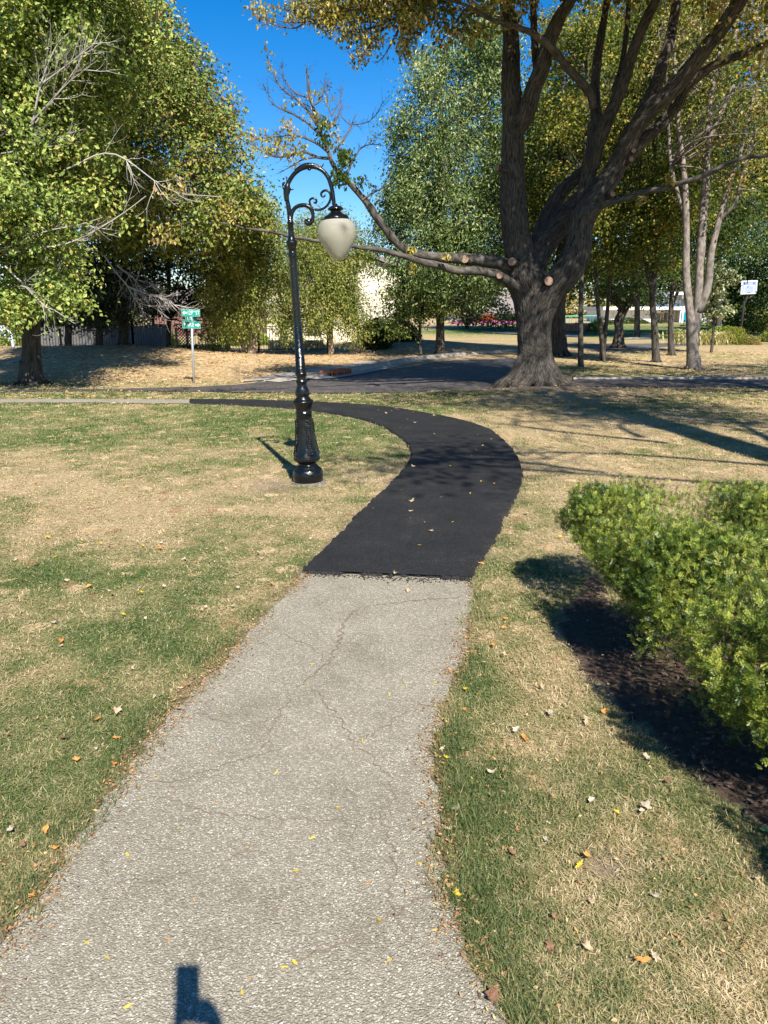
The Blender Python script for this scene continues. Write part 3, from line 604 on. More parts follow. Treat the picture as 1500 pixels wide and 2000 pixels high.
# litter along the path edges, on the mound, on the lawns beyond the road
def litter(name, label, pts, size, mat=LITTER, tb=.55):
    n = len(pts); sz = size*rng.uniform(.5, 1.4, n)
    a = rng.uniform(0, 2*math.pi, n); tl = rng.normal(0, .35, (n, 2)); d = np.column_stack([np.cos(a), np.sin(a), tl[:, 0]]); e = np.column_stack([-np.sin(a), np.cos(a), tl[:, 1]])
    V = np.stack([pts-d*sz[:, None], pts+e*sz[:, None]*.45+[0, 0, .002], pts+d*sz[:, None], pts-e*sz[:, None]*.45], 1)
    V[:, :, 2] = np.maximum(V[:, :, 2], pts[:, None, 2]-.002)+np.abs(tl[:, :1])*sz[:, None]*.5
    k = np.arange(n)[:, None]*4; T = np.stack([k+np.array([0, 1, 2]), k+np.array([0, 2, 3])], 1).reshape(-1, 3)
    mbx = MB(); mbx.add(V.reshape(-1, 3), None, T, tint=np.repeat(np.clip(rng.normal(tb, .25, n), 0, 1), 4))
    return tag(mbx.build(name, mat), label, 'leaf litter', kind='stuff')
pts = []
for line, m_, sd_ in ((OLD_L[:12], 3200, .05), (OLD_R[:16], 3000, .04), (NEW_L[:10], 260, .05), (NEW_R[:10], 220, .05)):
    pl = smooth_line(line, 300); j = rng.integers(0, 300, m_); cl = fbm(np.column_stack([pl[j]*2.5, np.zeros(m_)]), 2, 4) > rng.uniform(.25, .65, m_); q = pl[j][cl]; q = q+rng.normal(0, sd_, q.shape); pts.append(np.column_stack([q, np.full(len(q), .010)]))
litter('path_edge_litter', 'small orange and brown leaf scraps lying along the edges of the path', np.vstack(pts), .0065, tb=.3)
def spread(n, x0, x1, y0, y1, thr=.0, seed=0):
    x = rng.uniform(x0, x1, n); y = y0*(y1/y0)**rng.uniform(0, 1, n); ok = ~on_paved(x, y, 0) & (fbm(np.column_stack([x, y])*.8, 3, seed) > thr+rng.uniform(-.2, .2, n)); x, y = x[ok], y[ok]
    return np.column_stack([x, y, Hz(x, y)+.015])
litter('berm_leaf_litter', 'tan fallen leaves covering the low mounds beyond the road', spread(15000, -17, 4, 19, 36, .35, 5), .045, tb=.62)
litter('grove_leaf_litter', 'yellow and tan fallen leaves under the grove right of the big tree', spread(9000, 4, 22, 20, 36, .42, 6), .045, tb=.75)
litter('verge_leaf_litter', 'fallen leaves on the grass verge between path and road', spread(2600, -10, 12, 14.6, 18.4, .42, 7), .035, tb=.7)
xb = rng.uniform(1.2, 3.6, 5000); yb = rng.uniform(1.2, 4.6, 5000); ok = inpoly(xb, yb, BED)
litter('mulch', 'dark bark mulch and dead needles under the yew hedge', np.column_stack([xb[ok], yb[ok], np.full(ok.sum(), .008)]), .016, simple('mulch_bark', (.10, .07, .05), .9, noise=.5, nscale=50))

nl = 8000; r_n = np.exp(rng.uniform(math.log(1.2), math.log(11), nl)); th_n = rng.uniform(-.62, .62, nl); xn = r_n*np.sin(th_n); yn = r_n*np.cos(th_n)-.2
okn = ~on_paved(xn, yn, 0) & (fbm(np.column_stack([xn, yn])*1.6, 3, 91)+.12*(xn > .4) > rng.uniform(.35, .75, nl))
litter('lawn_leaf_litter', 'tiny brown and orange leaf scraps caught in the near lawn', np.column_stack([xn[okn], yn[okn], np.full(okn.sum(), .012)]), .0075, tb=.38)
# single fallen leaves
def leaf_outline(kind, rs):
    if kind == 'leaflet': 
        t = np.linspace(0, 2*math.pi, 10, endpoint=False); return np.column_stack([np.cos(t), np.sin(t)*.42])
    pts = [] ; lobes = 5 if kind == 'maple' else 7
    n = lobes*4
    for q in range(n):
        a = -math.pi*.86+2*math.pi*.86*q/(n-1); ph = (q/(n-1))*lobes
        r = .55+.45*abs(math.sin(math.pi*ph))**.8*(1-.28*abs(a)/math.pi); r *= rs.uniform(.7, 1.15)
        pts.append([math.cos(a)*r*(1.15 if kind == 'oak' else 1), math.sin(a)*r*(.62 if kind == 'oak' else .95)])
    pts.append([-.3, .03]); pts.append([-.95, .02]); pts.append([-.95, -.02]); pts.append([-.3, -.03]); return np.array(pts)
rsl = np.random.default_rng(3); protos = {}
for kind in ('leaflet', 'maple', 'oak'):
    protos[kind] = []
    for v_ in range(6):
        o = leaf_outline(kind, rsl); n = len(o); cu = rsl.uniform(.25, .95) if kind != 'leaflet' else .1; ax = rsl.uniform(0, 3.14)
        def zf(q): 
            t = q[:, 0]*math.cos(ax)+q[:, 1]*math.sin(ax); return cu*t*t*(1 if v_ % 2 else .7)+.08*np.sin(q[:, 0]*5+v_)*(kind != 'leaflet')
        V = np.vstack([[0, 0, 0], np.column_stack([o*.55, zf(o*.55)]), np.column_stack([o, zf(o)])]); V[:, 2] -= V[:, 2].min()
        i = np.arange(n); j = (i+1) % n
        protos[kind].append((V, np.column_stack([1+i, 1+n+i, 1+n+j, 1+j]), np.column_stack([np.zeros(n, int), 1+i, 1+j])))
leafm = {}
for key, lo, hi in (('yellow', (.55, .36, .02), (.74, .55, .06)), ('orange', (.5, .2, .05), (.68, .34, .1)), ('tan', (.42, .3, .18), (.66, .52, .36)), ('brown', (.2, .1, .06), (.34, .2, .12)), ('pale', (.42, .34, .25), (.58, .5, .39)), ('green', (.12, .28, .1), (.2, .4, .18))):
    leafm[key] = leafmat('fallen_'+key, [(0, lo), (1, hi)], .2, .55, (1.1, 1.1, .8))
meshes = {}
def add_leaf(kind, colr, x, y, z, size, label, group, rs):
    v_ = int(rs.integers(0, 6)); key = (kind, colr, v_)
    if key not in meshes:
        V, Q, T = protos[kind][v_]; q = MB(); q.add(V, Q, T, tint=rs.uniform(0, 1, len(V))*.3+rs.uniform(0, .7)); meshes[key] = q.mesh('fallen_leaf', leafm[colr])
    o = bpy.data.objects.new('fallen_leaf', meshes[key]); COL.objects.link(o)
    o.location = (x, y, z); o.scale = (size, size*rs.uniform(.5, 1), size); o.rotation_euler = (rs.normal()*.18, rs.normal()*.18, rs.uniform(0, 6.28)); tag(o, label, 'leaf', group)
rsl = np.random.default_rng(21)
LP = [(595,1468),(304,1519),(272,1565),(420,1567),(452,1576),(225,1650),(250,1673),(230,1708),(170,1845),(210,1875),(488,1915),(473,1943),(250,1970),(554,1893),(576,1884),(578,1705),(540,1512),(708,1450),(790,1337),(848,1338),(840,1228),(790,1190),(640,1290),(642,1150),(799,1156),(690,1193),(665,1225),(720,1250),(610,1300),(760,1360),(640,1400),(735,1462),(815,1395),(520,1415),(430,1390),(600,1345),(860,1215),(720,1213),(560,1240),(500,1300),(740,1800),(330,1840),(380,1760),(610,1640),(720,1725),(820,1690),(660,1580),(480,1660),(350,1620),(760,1880),(850,1820),(340,1540),(410,1470),(540,1780)]
for (px, py) in LP:
    p = G(px, py); yel = rsl.uniform() < .6
    add_leaf('leaflet', 'yellow' if yel else 'orange', p[0], p[1], .009, rsl.uniform(.008, .013)*(.75 if not yel else 1), 'tiny yellow leaflet lying on the old grey path' if yel else 'tiny orange leaflet lying on the old grey path', 'yellow leaflets on the old path' if yel else 'orange leaflets on the old path', rsl)
p = G(798, 1157); add_leaf('maple', 'tan', p[0], p[1], .01, .03, 'tan lobed leaf on the old path just below the asphalt seam', None, rsl)
for q in range(45):
    t = rsl.uniform(0, 1)**.8; L_ = smooth_line(NEW_L, 100); R_ = smooth_line(NEW_R, 100); k = int(t*70); s = rsl.uniform(.06, .94); c = L_[k]*(1-s)+R_[k]*s
    big = rsl.uniform() < .25
    add_leaf('maple' if big else 'leaflet', 'tan' if big else 'yellow', c[0], c[1], .031, rsl.uniform(.025, .04) if big else rsl.uniform(.012, .02), 'tan leaf lying on the new black asphalt path' if big else 'small yellow leaf lying on the new black asphalt path', 'tan leaves on the new asphalt' if big else 'yellow leaves on the new asphalt', rsl)
spots = [(1145,1418,'tan'),(987,1213,'orange'),(1040,1137,'green'),(985,1232,'orange'),(945,1300,'tan'),(1075,1400,'pale'),(1010,1432,'pale'),(1265,1488,'pale'),(1180,1395,'orange'),(1145,1410,'tan'),(960,1515,'tan'),(890,1755,'yellow'),(1145,1860,'tan'),(1280,1880,'tan'),(1075,1860,'brown'),(1250,1885,'orange'),(1130,1700,'yellow'),(958,1955,'brown'),(1490,1630,'green'),(940,1105,'orange'),(1035,1035,'tan'),(1028,1005,'tan'),(280,1070,'yellow'),(312,1072,'orange'),(505,1085,'tan'),(512,1095,'pale'),(456,1130,'tan'),(465,1152,'pale'),(215,1160,'pale'),(175,1150,'orange'),(320,1150,'tan'),(220,1165,'brown'),(108,1092,'yellow'),(460,955,'pale'),(242,1205,'yellow'),(110,1220,'pale'),(568,1025,'pale'),(355,950,'tan'),(490,950,'tan'),(190,1412,'orange'),(230,1395,'tan'),(128,1448,'brown'),(88,1630,'orange'),(45,1660,'brown'),(150,1490,'orange'),(60,920,'tan'),(20,1630,'pale'),(350,1390,'tan'),(70,945,'orange')]
for (px, py, c) in spots:
    p = G(px, py); side = 'left' if px < 700 else 'right'
    add_leaf('oak' if rsl.uniform() < .5 else 'maple', c, p[0], p[1], .018, rsl.uniform(.018, .031), '%s lobed leaf lying on the lawn %s of the path' % (c, side), '%s leaves on the %s lawn' % (c, side), rsl)
q = 0
while q < 120:
    r = math.exp(rsl.uniform(math.log(1.9), math.log(13))); th = rsl.uniform(-.5, .5); x = r*math.sin(th); y = r*math.cos(th)-.2
    X = np.array([x]); Y_ = np.array([y])
    if on_paved(X, Y_, 0)[0] or inpoly(X, Y_, BED)[0]: continue
    q += 1; side = 'left' if x < 0 else 'right'; c = ['tan', 'pale', 'orange', 'brown', 'tan', 'yellow'][int(rsl.integers(0, 6))]
    add_leaf('oak' if rsl.uniform() < .5 else 'maple', c, x, y, .015, rsl.uniform(.012, .025)*(1+r*.02), '%s lobed leaf lying on the lawn %s of the path' % (c, side), '%s leaves on the %s lawn' % (c, side), rsl)
# ------------------------------------------------------------------ street lamps
LAMP_BLACK = None
def lamp_paint():
    m, nt, nd, lk = newmat('black_gloss_paint')
    out = N(nt, 'ShaderNodeOutputMaterial'); b = N(nt, 'ShaderNodeBsdfPrincipled'); b.inputs['Base Color'].default_value = (.004, .005, .005, 1); b.inputs['Specular IOR Level'].default_value = .38; b.inputs['Coat Weight'].default_value = .12; b.inputs['Coat Roughness'].default_value = .06
    tc = N(nt, 'ShaderNodeTexCoord'); n = N(nt, 'ShaderNodeTexNoise'); n.inputs['Scale'].default_value = 28; n.inputs['Detail'].default_value = 3; lk.new(tc.outputs['Object'], n.inputs['Vector'])
    bp = N(nt, 'ShaderNodeBump'); bp.inputs['Strength'].default_value = .35; bp.inputs['Distance'].default_value = .012; lk.new(n.outputs[0], bp.inputs['Height']); lk.new(bp.outputs[0], b.inputs['Normal'])
    r = ramp(nt, [(.35, (.14,)*3), (.7, (.4,)*3)]); lk.new(n.outputs[0], r.inputs[0]); lk.new(r.outputs[0], b.inputs['Roughness']); lk.new(b.outputs[0], out.inputs[0]); return m
def globe_mat():
    m, nt, nd, lk = newmat('prismatic_globe')
    out = N(nt, 'ShaderNodeOutputMaterial'); b = N(nt, 'ShaderNodeBsdfPrincipled'); b.inputs['Base Color'].default_value = (.95, .93, .82, 1); b.inputs['Roughness'].default_value = .28; b.inputs['Transmission Weight'].default_value = .55; b.inputs['IOR'].default_value = 1.2
    tr = N(nt, 'ShaderNodeBsdfTranslucent'); tr.inputs[0].default_value = (.97, .94, .78, 1)
    df = N(nt, 'ShaderNodeMixShader'); df.inputs[0].default_value = .5
    tc = N(nt, 'ShaderNodeTexCoord'); w = N(nt, 'ShaderNodeTexWave'); w.bands_direction = 'Z'; w.inputs['Scale'].default_value = 55; w.inputs['Distortion'].default_value = .3; lk.new(tc.outputs['Object'], w.inputs['Vector'])
    n = N(nt, 'ShaderNodeTexNoise'); n.inputs['Scale'].default_value = 240; lk.new(tc.outputs['Object'], n.inputs['Vector']); ad = N(nt, 'ShaderNodeMath', operation='ADD'); lk.new(w.outputs[0], ad.inputs[0]); lk.new(n.outputs[0], ad.inputs[1])
    bp = N(nt, 'ShaderNodeBump'); bp.inputs['Strength'].default_value = .7; bp.inputs['Distance'].default_value = .004; lk.new(ad.outputs[0], bp.inputs['Height']); lk.new(bp.outputs[0], b.inputs['Normal'])
    lk.new(b.outputs[0], df.inputs[1]); lk.new(tr.outputs[0], df.inputs[2]); lk.new(df.outputs[0], out.inputs[0]); return m
MP = lamp_paint(); MG = globe_mat()
LY = 7.86; LX = -.79
def zpy(py): 
    d = ray(750, py); return CH+LY/d[1]*d[2]
STONE_F = simple('footing_concrete', (.15, .13, .11), .95, noise=.4, nscale=30)
def lamp():
    root = thing('street_lamp', (LX, LY, 0), 'tall black cast iron street lamp with curled arm and cream globe on the near lawn', 'street lamp', 'street lamps')
    mpx = 1/1500*8.0
    low = [(1795,150),(1770,162),(1700,165),(1672,163),(1665,158),(1650,156),(1640,146),(1620,124),(1603,113),(1596,100),(1580,96),(1570,104),(1558,122),(1548,138),(1535,146),(1520,146),(1490,135),(1440,122),(1380,111),(1300,100),(1200,91),(1100,86),(1050,84),(1044,88),(1036,90),(1028,90),(1020,84),(1012,80),(990,84),(950,98),(925,110),(915,113),(905,110),(895,98),(888,86),(880,84),(865,70),(852,66),(845,72),(832,76),(815,78),(795,74),(765,62),(735,54),(712,52),(704,60),(692,61),(684,54),(670,50),(640,50),(622,55),(612,62),(603,62),(597,52)]
    prof = [(0, -.12), (150*.18*mpx, -.12)]+[(hw*.18*mpx, zpy(620+cy*.18)) for cy, hw in low]
    up = [(1960,43),(1600,44),(1300,42),(1283,43),(1272,46),(1262,46),(1252,42),(1242,42),(1234,46),(1226,42),(1210,40),(1200,44),(1190,48),(1165,48),(1155,51),(1140,56),(1125,60),(1108,60),(1100,54),(1088,44),(1072,38),(1040,33),(905,30),(898,35),(884,35),(876,29),(760,26)]
    prof += [(hw*.1733*mpx*.95, zpy(280+cy*.1733)) for cy, hw in up]
    nb = len(prof)-len(up)
    m = MB(); lathe(m, prof[:nb+1], sides=48); b1 = m.build('base_column', MP, root, smooth=True)
    try:
        pass
    except Exception: pass
    m = MB(); lathe(m, prof[nb:], sides=24, flute=.05); m.build('shaft', MP, root, smooth=True)
    # foliate relief and rivets on the pedestal
    m = MB(); rs = np.random.default_rng(2)
    def surf(z):
        zz_ = np.array([p[1] for p in prof]); rr_ = np.array([p[0] for p in prof]); return float(np.interp(z, zz_, rr_))
    for k in range(4):
        a0 = -math.pi/2+.45+k*math.pi/2
        for q in range(16):
            z = zpy(620+1130*.18)-.0-q*.022; w = .05+.05*math.sin(q*.9)
            for s_ in (-1, 1):
                a = a0+s_*(.12+.5*w*4); R_ = surf(z)+.003; p0 = np.array([math.cos(a0)*R_, math.sin(a0)*R_, z]); p1 = np.array([math.cos(a)*R_*1.01, math.sin(a)*R_*1.01, z-.012-.01*rs.uniform()])
                tube(m, smooth_line(np.array([p0, (p0+p1)/2*1.03+[0, 0, .012], p1]), 6), [.005, .008, .009, .009, .007, .002], 6)
        z1 = zpy(620+1140*.18); z2 = zpy(620+1490*.18)
        tube(m, np.array([[math.cos(a0)*(surf(z)+.002), math.sin(a0)*(surf(z)+.002), z] for z in np.linspace(z1, z2, 14)]), .007, 6)
    m.build('relief', MP, root, smooth=True)
    m = MB()
    for q in range(26):
        z = zpy(620+560*.18)+q*.058; a = -math.pi/2+.25+.5*math.sin(q*1.7); R_ = surf(z)
        u = np.linspace(0, math.pi, 5); lathe(m, [(.007*math.sin(t), .007*math.cos(t)) for t in u], (math.cos(a)*R_, math.sin(a)*R_, z), 8)
    m.build('stud', MP, root, smooth=True)['kind'] = 'stuff'
    def Q(cx, cy): return np.array([(cx-390)*.1733*mpx*.935+.0, 0.0, zpy(280+cy*.1733)])
    def arc(pts, rad, n=40, name='arm', sides=14, rough=0):
        m = MB(); pl = smooth_line(np.array([Q(*p) for p in pts]), n); tube(m, pl, np.interp(np.linspace(0, 1, n), np.linspace(0, 1, len(rad)), rad)*.1733*mpx, sides, rough=rough); return m
    m = arc([(388,790),(380,700),(372,640),(370,580),(376,520),(392,460),(425,400),(480,335),(555,288),(640,272),(720,285),(790,330),(838,400),(862,480),(878,560),(884,640),(890,725)], [26,22,22,22,22,21,21,21,20], 70)
    m.build('arm', MP, root, smooth=True)
    m = arc([(368,645),(366,600),(370,540),(385,480),(398,440)], [30,34,38,36,20], 20, rough=.25)
    m2 = arc([(398,450),(392,410),(385,385),(375,365)], [24,16,9,2], 12); m2b = arc([(372,520),(350,500),(340,460),(352,432),(362,445)], [22,18,13,12,5], 14); m2c = arc([(385,560),(405,525),(425,512),(450,522)], [20,15,12,6], 12)
    m3 = arc([(470,300),(520,285),(580,262),(640,258),(700,262),(750,275),(785,270),(800,240)], [3,22,30,34,30,20,12,3], 30, rough=.3); m4 = arc([(620,300),(640,300),(660,292)], [8, 16, 6], 8)
    for mm_ in (m2, m2b, m2c, m3, m4): m.v += mm_.v; m.a += mm_.a; m.bk += mm_.bk; m.q += [q+m.n for q in mm_.q]; m.t += [q+m.n for q in mm_.t]; m.qm += mm_.qm; m.tm += mm_.tm; m.n += mm_.n
    m.build('acanthus_leaf', MP, root, smooth=True)
    m = arc([(392,900),(400,840),(418,775),(462,722),(530,700),(598,715),(638,765),(646,835),(628,890),(590,912),(560,890),(575,862)], [8,22,22,20,20,21,22,20,18,22,22,10], 50)
    lathe(m, [(0, -.008), (.028, -.008), (.034, 0), (.028, .008), (0, .008)], (0, 0, 0), 16); c = Q(592, 893); V = m.v[-1]; m.v[-1] = np.column_stack([V[:, 0], V[:, 2]*1.8, V[:, 1]])+c
    m.build('scroll_bracket', MP, root, smooth=True)
    m = arc([(612,715),(640,742),(700,760),(760,752),(815,712),(850,650),(852,590),(825,552),(785,550),(752,580),(762,615),(790,612),(795,592)], [9,12,12,12,12,12,12,12,12,12,12,10,6], 70, sides=10)
    mm_ = arc([(650,745),(625,700),(622,650),(655,628),(692,645),(690,680),(662,678)], [12,11,11,11,11,12,8], 40, sides=10)
    m.v += mm_.v; m.a += mm_.a; m.bk += mm_.bk; m.q += [q+m.n for q in mm_.q]; m.t += [q+m.n for q in mm_.t]; m.qm += mm_.qm; m.tm += mm_.tm; m.n += mm_.n
    m.build('scroll', MP, root, smooth=True)
    cxp = Q(902, 720)[0]
    m = MB(); cap = [(700,18),(722,28),(728,48),(740,72),(758,90),(768,88),(778,66),(790,56),(802,62),(830,108),(846,132),(860,142),(884,147),(890,140),(890,0)]
    lathe(m, [(hw*.1733*mpx*.925, zpy(280+cy*.1733)) for cy, hw in cap], (cxp, 0, 0), 32); m.build('cap', MP, root, smooth=True)
    m = MB(); gl = [(884,138),(892,158),(905,178),(930,196),(965,210),(1000,217),(1040,219),(1085,210),(1130,192),(1180,166),(1230,136),(1280,100),(1310,76),(1330,56),(1342,34),(1350,16),(1354,0)]
    lathe(m, [(hw*.1733*mpx*.925, zpy(280+cy*.1733)) for cy, hw in gl], (cxp, 0, 0), 40)
    lathe(m, [(max(0, hw*.1733*mpx*.925-.006), zpy(280+cy*.1733)+.004) for cy, hw in gl][::-1], (cxp, 0, 0), 40); m.build('globe', MG, root, smooth=True)
    m = MB(); lathe(m, [(0, 0), (.022, .01), (.03, .05), (.03, .09), (.018, .12), (.018, .16), (0, .16)], (cxp, 0, zpy(280+1080*.1733)), 14); m.build('bulb', simple('lamp_bulb', (.8, .8, .78), .3), root, smooth=True)
    m = MB(); lathe(m, [(0, .022), (.13, .022), (.178, .016), (.19, -.03)][::-1], sides=17); V = m.v[0]; m.v[0] = V*np.column_stack([1+.14*(fbm(V*9, 2, 4)-.5), 1+.14*(fbm(V*9+5, 2, 4)-.5), np.ones(len(V))]); m.build('footing', STONE_F, root)
    return root
lp = lamp(); lp.rotation_euler = (0, math.radians(-2.5), 0)
lp2 = copy_tree(lp); lp2['label'] = 'distant street lamp with small cream globe standing among the birches'
c = P(578, 640, 34.5); lp2.location = (c[0], 34.5, .25); lp2.rotation_euler = (0, 0, 0)

# ------------------------------------------------------------------ street sign
GREEN = simple('sign_green', (.0, .23, .16), .4, noise=.05); WHITE = simple('sign_white', (.75, .78, .76), .45, noise=.04); GALV = simple('galvanised', (.50, .53, .55), .38, .55, noise=.1, nscale=20)
sb = G(379, 749); SY = sb[1]; ss = thing('street_sign', (sb[0], sb[1], 0), 'street name sign with three green blades on a leaning galvanised pole at the kerb', 'street sign')
sm = DEP(SY)/1500
def sz(py): d = ray(379, py); return CH+SY/d[1]*d[2]
m = MB(); tube(m, np.array([[0, 0, -.1], [0, 0, sz(604)]]), .03, 12); m.build('pole', GALV, ss, smooth=True)
def text_mesh(txt, size, mat, extr=.002):
    cu = bpy.data.curves.new('lettering', 'FONT'); cu.body = txt; cu.size = size; cu.extrude = extr; cu.align_x = 'CENTER'; cu.align_y = 'CENTER'; cu.resolution_u = 3
    t = bpy.data.objects.new('tmp', cu); COL.objects.link(t); bpy.context.view_layer.update()
    me = bpy.data.meshes.new_from_object(t.evaluated_get(bpy.context.evaluated_depsgraph_get())); bpy.data.objects.remove(t); bpy.data.curves.remove(cu); me.name = 'lettering'; me.materials.clear(); me.materials.append(mat); return me
def sign_blade(pyc, w, h, txt, cond, tx_, arrow, ry, sup=None, lab=None):
    piv = bpy.data.objects.new('sign_blade', None)
    m = MB(); box(m, -w/2, w/2, -.004, .004, -h/2, h/2); o = m.build('sign_blade', GREEN, ss); o.location = (0, -.036, sz(pyc)); o.rotation_euler = (0, 0, ry)
    if lab: o['label'] = lab
    for s_ in (-1, 1):
        me = text_mesh(txt, h*.86, WHITE); t = bpy.data.objects.new('lettering', me); COL.objects.link(t); t.parent = o; t.location = (tx_*s_*-1 if s_ > 0 else tx_, s_*.006, 0); t.rotation_euler = (math.pi/2, 0, math.pi if s_ > 0 else 0); t.scale = (cond, 1, 1)
        if sup:
            me = text_mesh(sup[0], h*.33, WHITE); t = bpy.data.objects.new('lettering', me); COL.objects.link(t); t.parent = o; t.location = (sup[1]*(-s_), s_*.006, h*.2); t.rotation_euler = (math.pi/2, 0, math.pi if s_ > 0 else 0)
        if sup and len(sup) > 2:
            me = text_mesh(sup[2], h*.86, WHITE); t = bpy.data.objects.new('lettering', me); COL.objects.link(t); t.parent = o; t.location = (sup[3]*(-s_), s_*.006, 0); t.rotation_euler = (math.pi/2, 0, math.pi if s_ > 0 else 0); t.scale = (cond, 1, 1)
    if arrow:
        a = h*.30; x0 = (-w/2+.018) if arrow < 0 else (w/2-.018); dr = 1 if arrow < 0 else -1
        V = np.array([[x0, 0], [x0+dr*a*.9, a], [x0+dr*a*.9, a*.42], [x0+dr*a*2.1, a*.42], [x0+dr*a*2.1, -a*.42], [x0+dr*a*.9, -a*.42], [x0+dr*a*.9, -a]])
        for s_ in (-1,):
            m = MB(); F = [[0, 1, 2], [0, 2, 5], [0, 5, 6], [2, 3, 4], [2, 4, 5]]
            if dr < 0: F = F
            m.add(np.column_stack([V[:, 0], np.full(7, -.0055), V[:, 1]]), None, F); ar = m.build('arrow', WHITE, o)
    # white rim
    m = MB()
    e = .006
    for (xa, xb_, za, zb) in ((-w/2, w/2, h/2-e, h/2), (-w/2, w/2, -h/2, -h/2+e), (-w/2, -w/2+e, -h/2+e, h/2-e), (w/2-e, w/2, -h/2+e, h/2-e)): box(m, xa, xb_, -.0062, -.0042, za, zb)
    m.build('rim', simple('sign_rim', (.25, .6, .5), .4), o); return o
W = 34*sm; H_ = 12.6*sm
sign_blade(611, W, H_, '129', .64, -.022, -1, math.radians(5), ('TH', .066, 'ST', .156))
sign_blade(622.3, W*.86, H_*.8, 'E 129', .6, -.05, 0, math.radians(57), ('TH', .06), 'green street name blade turned nearly edge on between the other two')
sign_blade(634.5, W, H_, 'MAPLE', .60, -.058, 1, math.radians(5))
m = MB(); box(m, -.05, .05, -.03, .03, sz(617)-.02, sz(617)+.02); box(m, -.05, .05, -.03, .03, sz(628)-.02, sz(628)+.02); m.build('bracket', GALV, ss)
ss.rotation_euler = (0, math.radians(1.3), 0)

# ------------------------------------------------------------------ iron fence behind the low mound
IRON = simple('fence_iron', (.012, .012, .013), .45)
def iron_fence(name, A, B_, h, label, z0=0.0, step=.12, dip=None):
    A = np.array(A, float); B_ = np.array(B_, float); L = np.linalg.norm(B_-A); n = int(L/2.4); root = thing(name, (*A, 0), label, 'fence', 'iron fence runs')
    d = (B_-A)/L; f = MB()
    for q in range(int(L/step)):
        p = A+d*(q+.5)*step; z = float(Hz(*p))+z0; box(f, p[0]-.008, p[0]+.008, p[1]-.008, p[1]+.008, z+.06, z+h)
    for k in range(n+1):
        a = A+d*L*k/max(1, n); z = float(Hz(*a))+z0
        if k < n:
            b2 = A+d*L*(k+1)/n; zb = float(Hz(*b2))+z0
            for hh in (.14, h-.22, h-.08): tube(f, np.array([[*a, z+hh], [*b2, zb+hh]]), .016, 4)
        pm = MB(); box(pm, a[0]-.035, a[0]+.035, a[1]-.035, a[1]+.035, z-.1, z+h+.06); lathe(pm, [(0, .05), (.03, .03), (.04, 0), (.03, -.02)][::-1], (*a, z+h+.08), 8); part(pm, 'post', IRON, root)
    part(f, 'picket_panel', IRON, root)
    return root
a = P(-160, 690, 31.5); b_ = P(262, 690, 31.5); c_ = P(350, 690, 30.6); d_ = P(640, 690, 31.8)
iron_fence('iron_fence', a[:2], b_[:2], 1.25, 'black iron picket fence behind the big shaded tree at left')
iron_fence('iron_fence', b_[:2], c_[:2], 1.35, 'short black iron fence run between the dark trunks and the brown lattice')
iron_fence('iron_fence', c_[:2]+np.array([.35, 0]), d_[:2], 1.25, 'black iron picket fence running behind the birches')
# boards toned down for tree shade, lattice, hosta, stones beyond it
BOARD_SHADE = simple('shade_toned_board', (.10, .10, .10), .8, noise=.25, nscale=12)  # deep tree shade is put into this dark board grey
r_ = thing('board_fence', tuple(on_ground(P(195, 700, 38))), 'low grey board fence seen through the iron fence', 'fence'); m = MB()
for q in range(44): x = r_.location.x-3.4+q*.155; box(m, x, x+.14, 38-.012, 38+.012, .05, 1.05+.12*math.sin(q*.5)*.4)
for z in (.3, .8): box(m, r_.location.x-3.4, r_.location.x+3.4, 38.013, 38.05, z, z+.09)
part(m, 'board', BOARD_SHADE, r_)
BRN = simple('lattice_brown', (.23, .10, .07), .8)
c = P(363, 695, 33.5); r_ = thing('lattice_screen', (c[0], 33.5, 0), 'brown diamond lattice screen behind the street sign pole', 'lattice'); m = MB(); w = .32; 
for k in range(-6, 8):
    x0, x1, z0, z1 = -w, w, .35+k*.13, .35+k*.13+.64
    for (xa, za, xb_, zb) in ((x0, z0, x1, z1), (x1, z0, x0, z1)):
        if za > .98 or zb < .1: continue
        ta = max(0, (.1-za)/(zb-za)); tb_ = min(1, (1.12-za)/(zb-za)); tube(m, np.array([[c[0]+xa+(xb_-xa)*ta, 33.5+(.01 if xa < 0 else -.01), za+(zb-za)*ta], [c[0]+xa+(xb_-xa)*tb_, 33.5+(.01 if xa < 0 else -.01), za+(zb-za)*tb_]]), .018, 4)
part(m, 'slat', BRN, r_); m = MB(); box(m, c[0]-w-.05, c[0]-w, 33.44, 33.56, -.05, 1.2); box(m, c[0]+w, c[0]+w+.05, 33.44, 33.56, -.05, 1.2); box(m, c[0]-w, c[0]+w, 33.46, 33.54, 1.12, 1.18); part(m, 'frame', simple('lattice_frame', (.5, .38, .32), .8), r_)
def hosta(px, py, Y, n, hgt, label, mat, nm='hosta', cat='plant', spread_=.35, ws=1.0):
    c = P(px, py, Y); r_ = thing(nm, (c[0], Y, float(Hz(c[0], Y))), label, cat); m = MB(); rr = np.random.default_rng(int(px*7))
    for q in range(n):
        a = rr.uniform(0, 6.28); L = hgt*rr.uniform(.7, 1.25); o_ = rr.normal(0, spread_, 2)*[1, .5]; d = np.array([math.cos(a), math.sin(a), 0]); p0 = np.array([c[0]+o_[0], Y+o_[1], r_.location.z]); s = np.array([-d[1], d[0], 0])
        k = 6; t = np.linspace(0, 1, k); cen = p0+np.outer(t*L*.55, d)+np.outer(L*(t*1.1-.62*t*t)*1.2, [0, 0, 1]); ww = ws*(.018+.05*np.sin(t*math.pi)**.8*(hgt/.4))*(1-t**4)
        V = np.vstack([cen-np.outer(ww, s), cen+np.outer(ww, s)]); i = np.arange(k-1); m.add(V, np.column_stack([i, i+1, i+1+k, i+k]), tint=rr.uniform(.3, 1))
    part(m, 'leaves', mat, r_); return r_
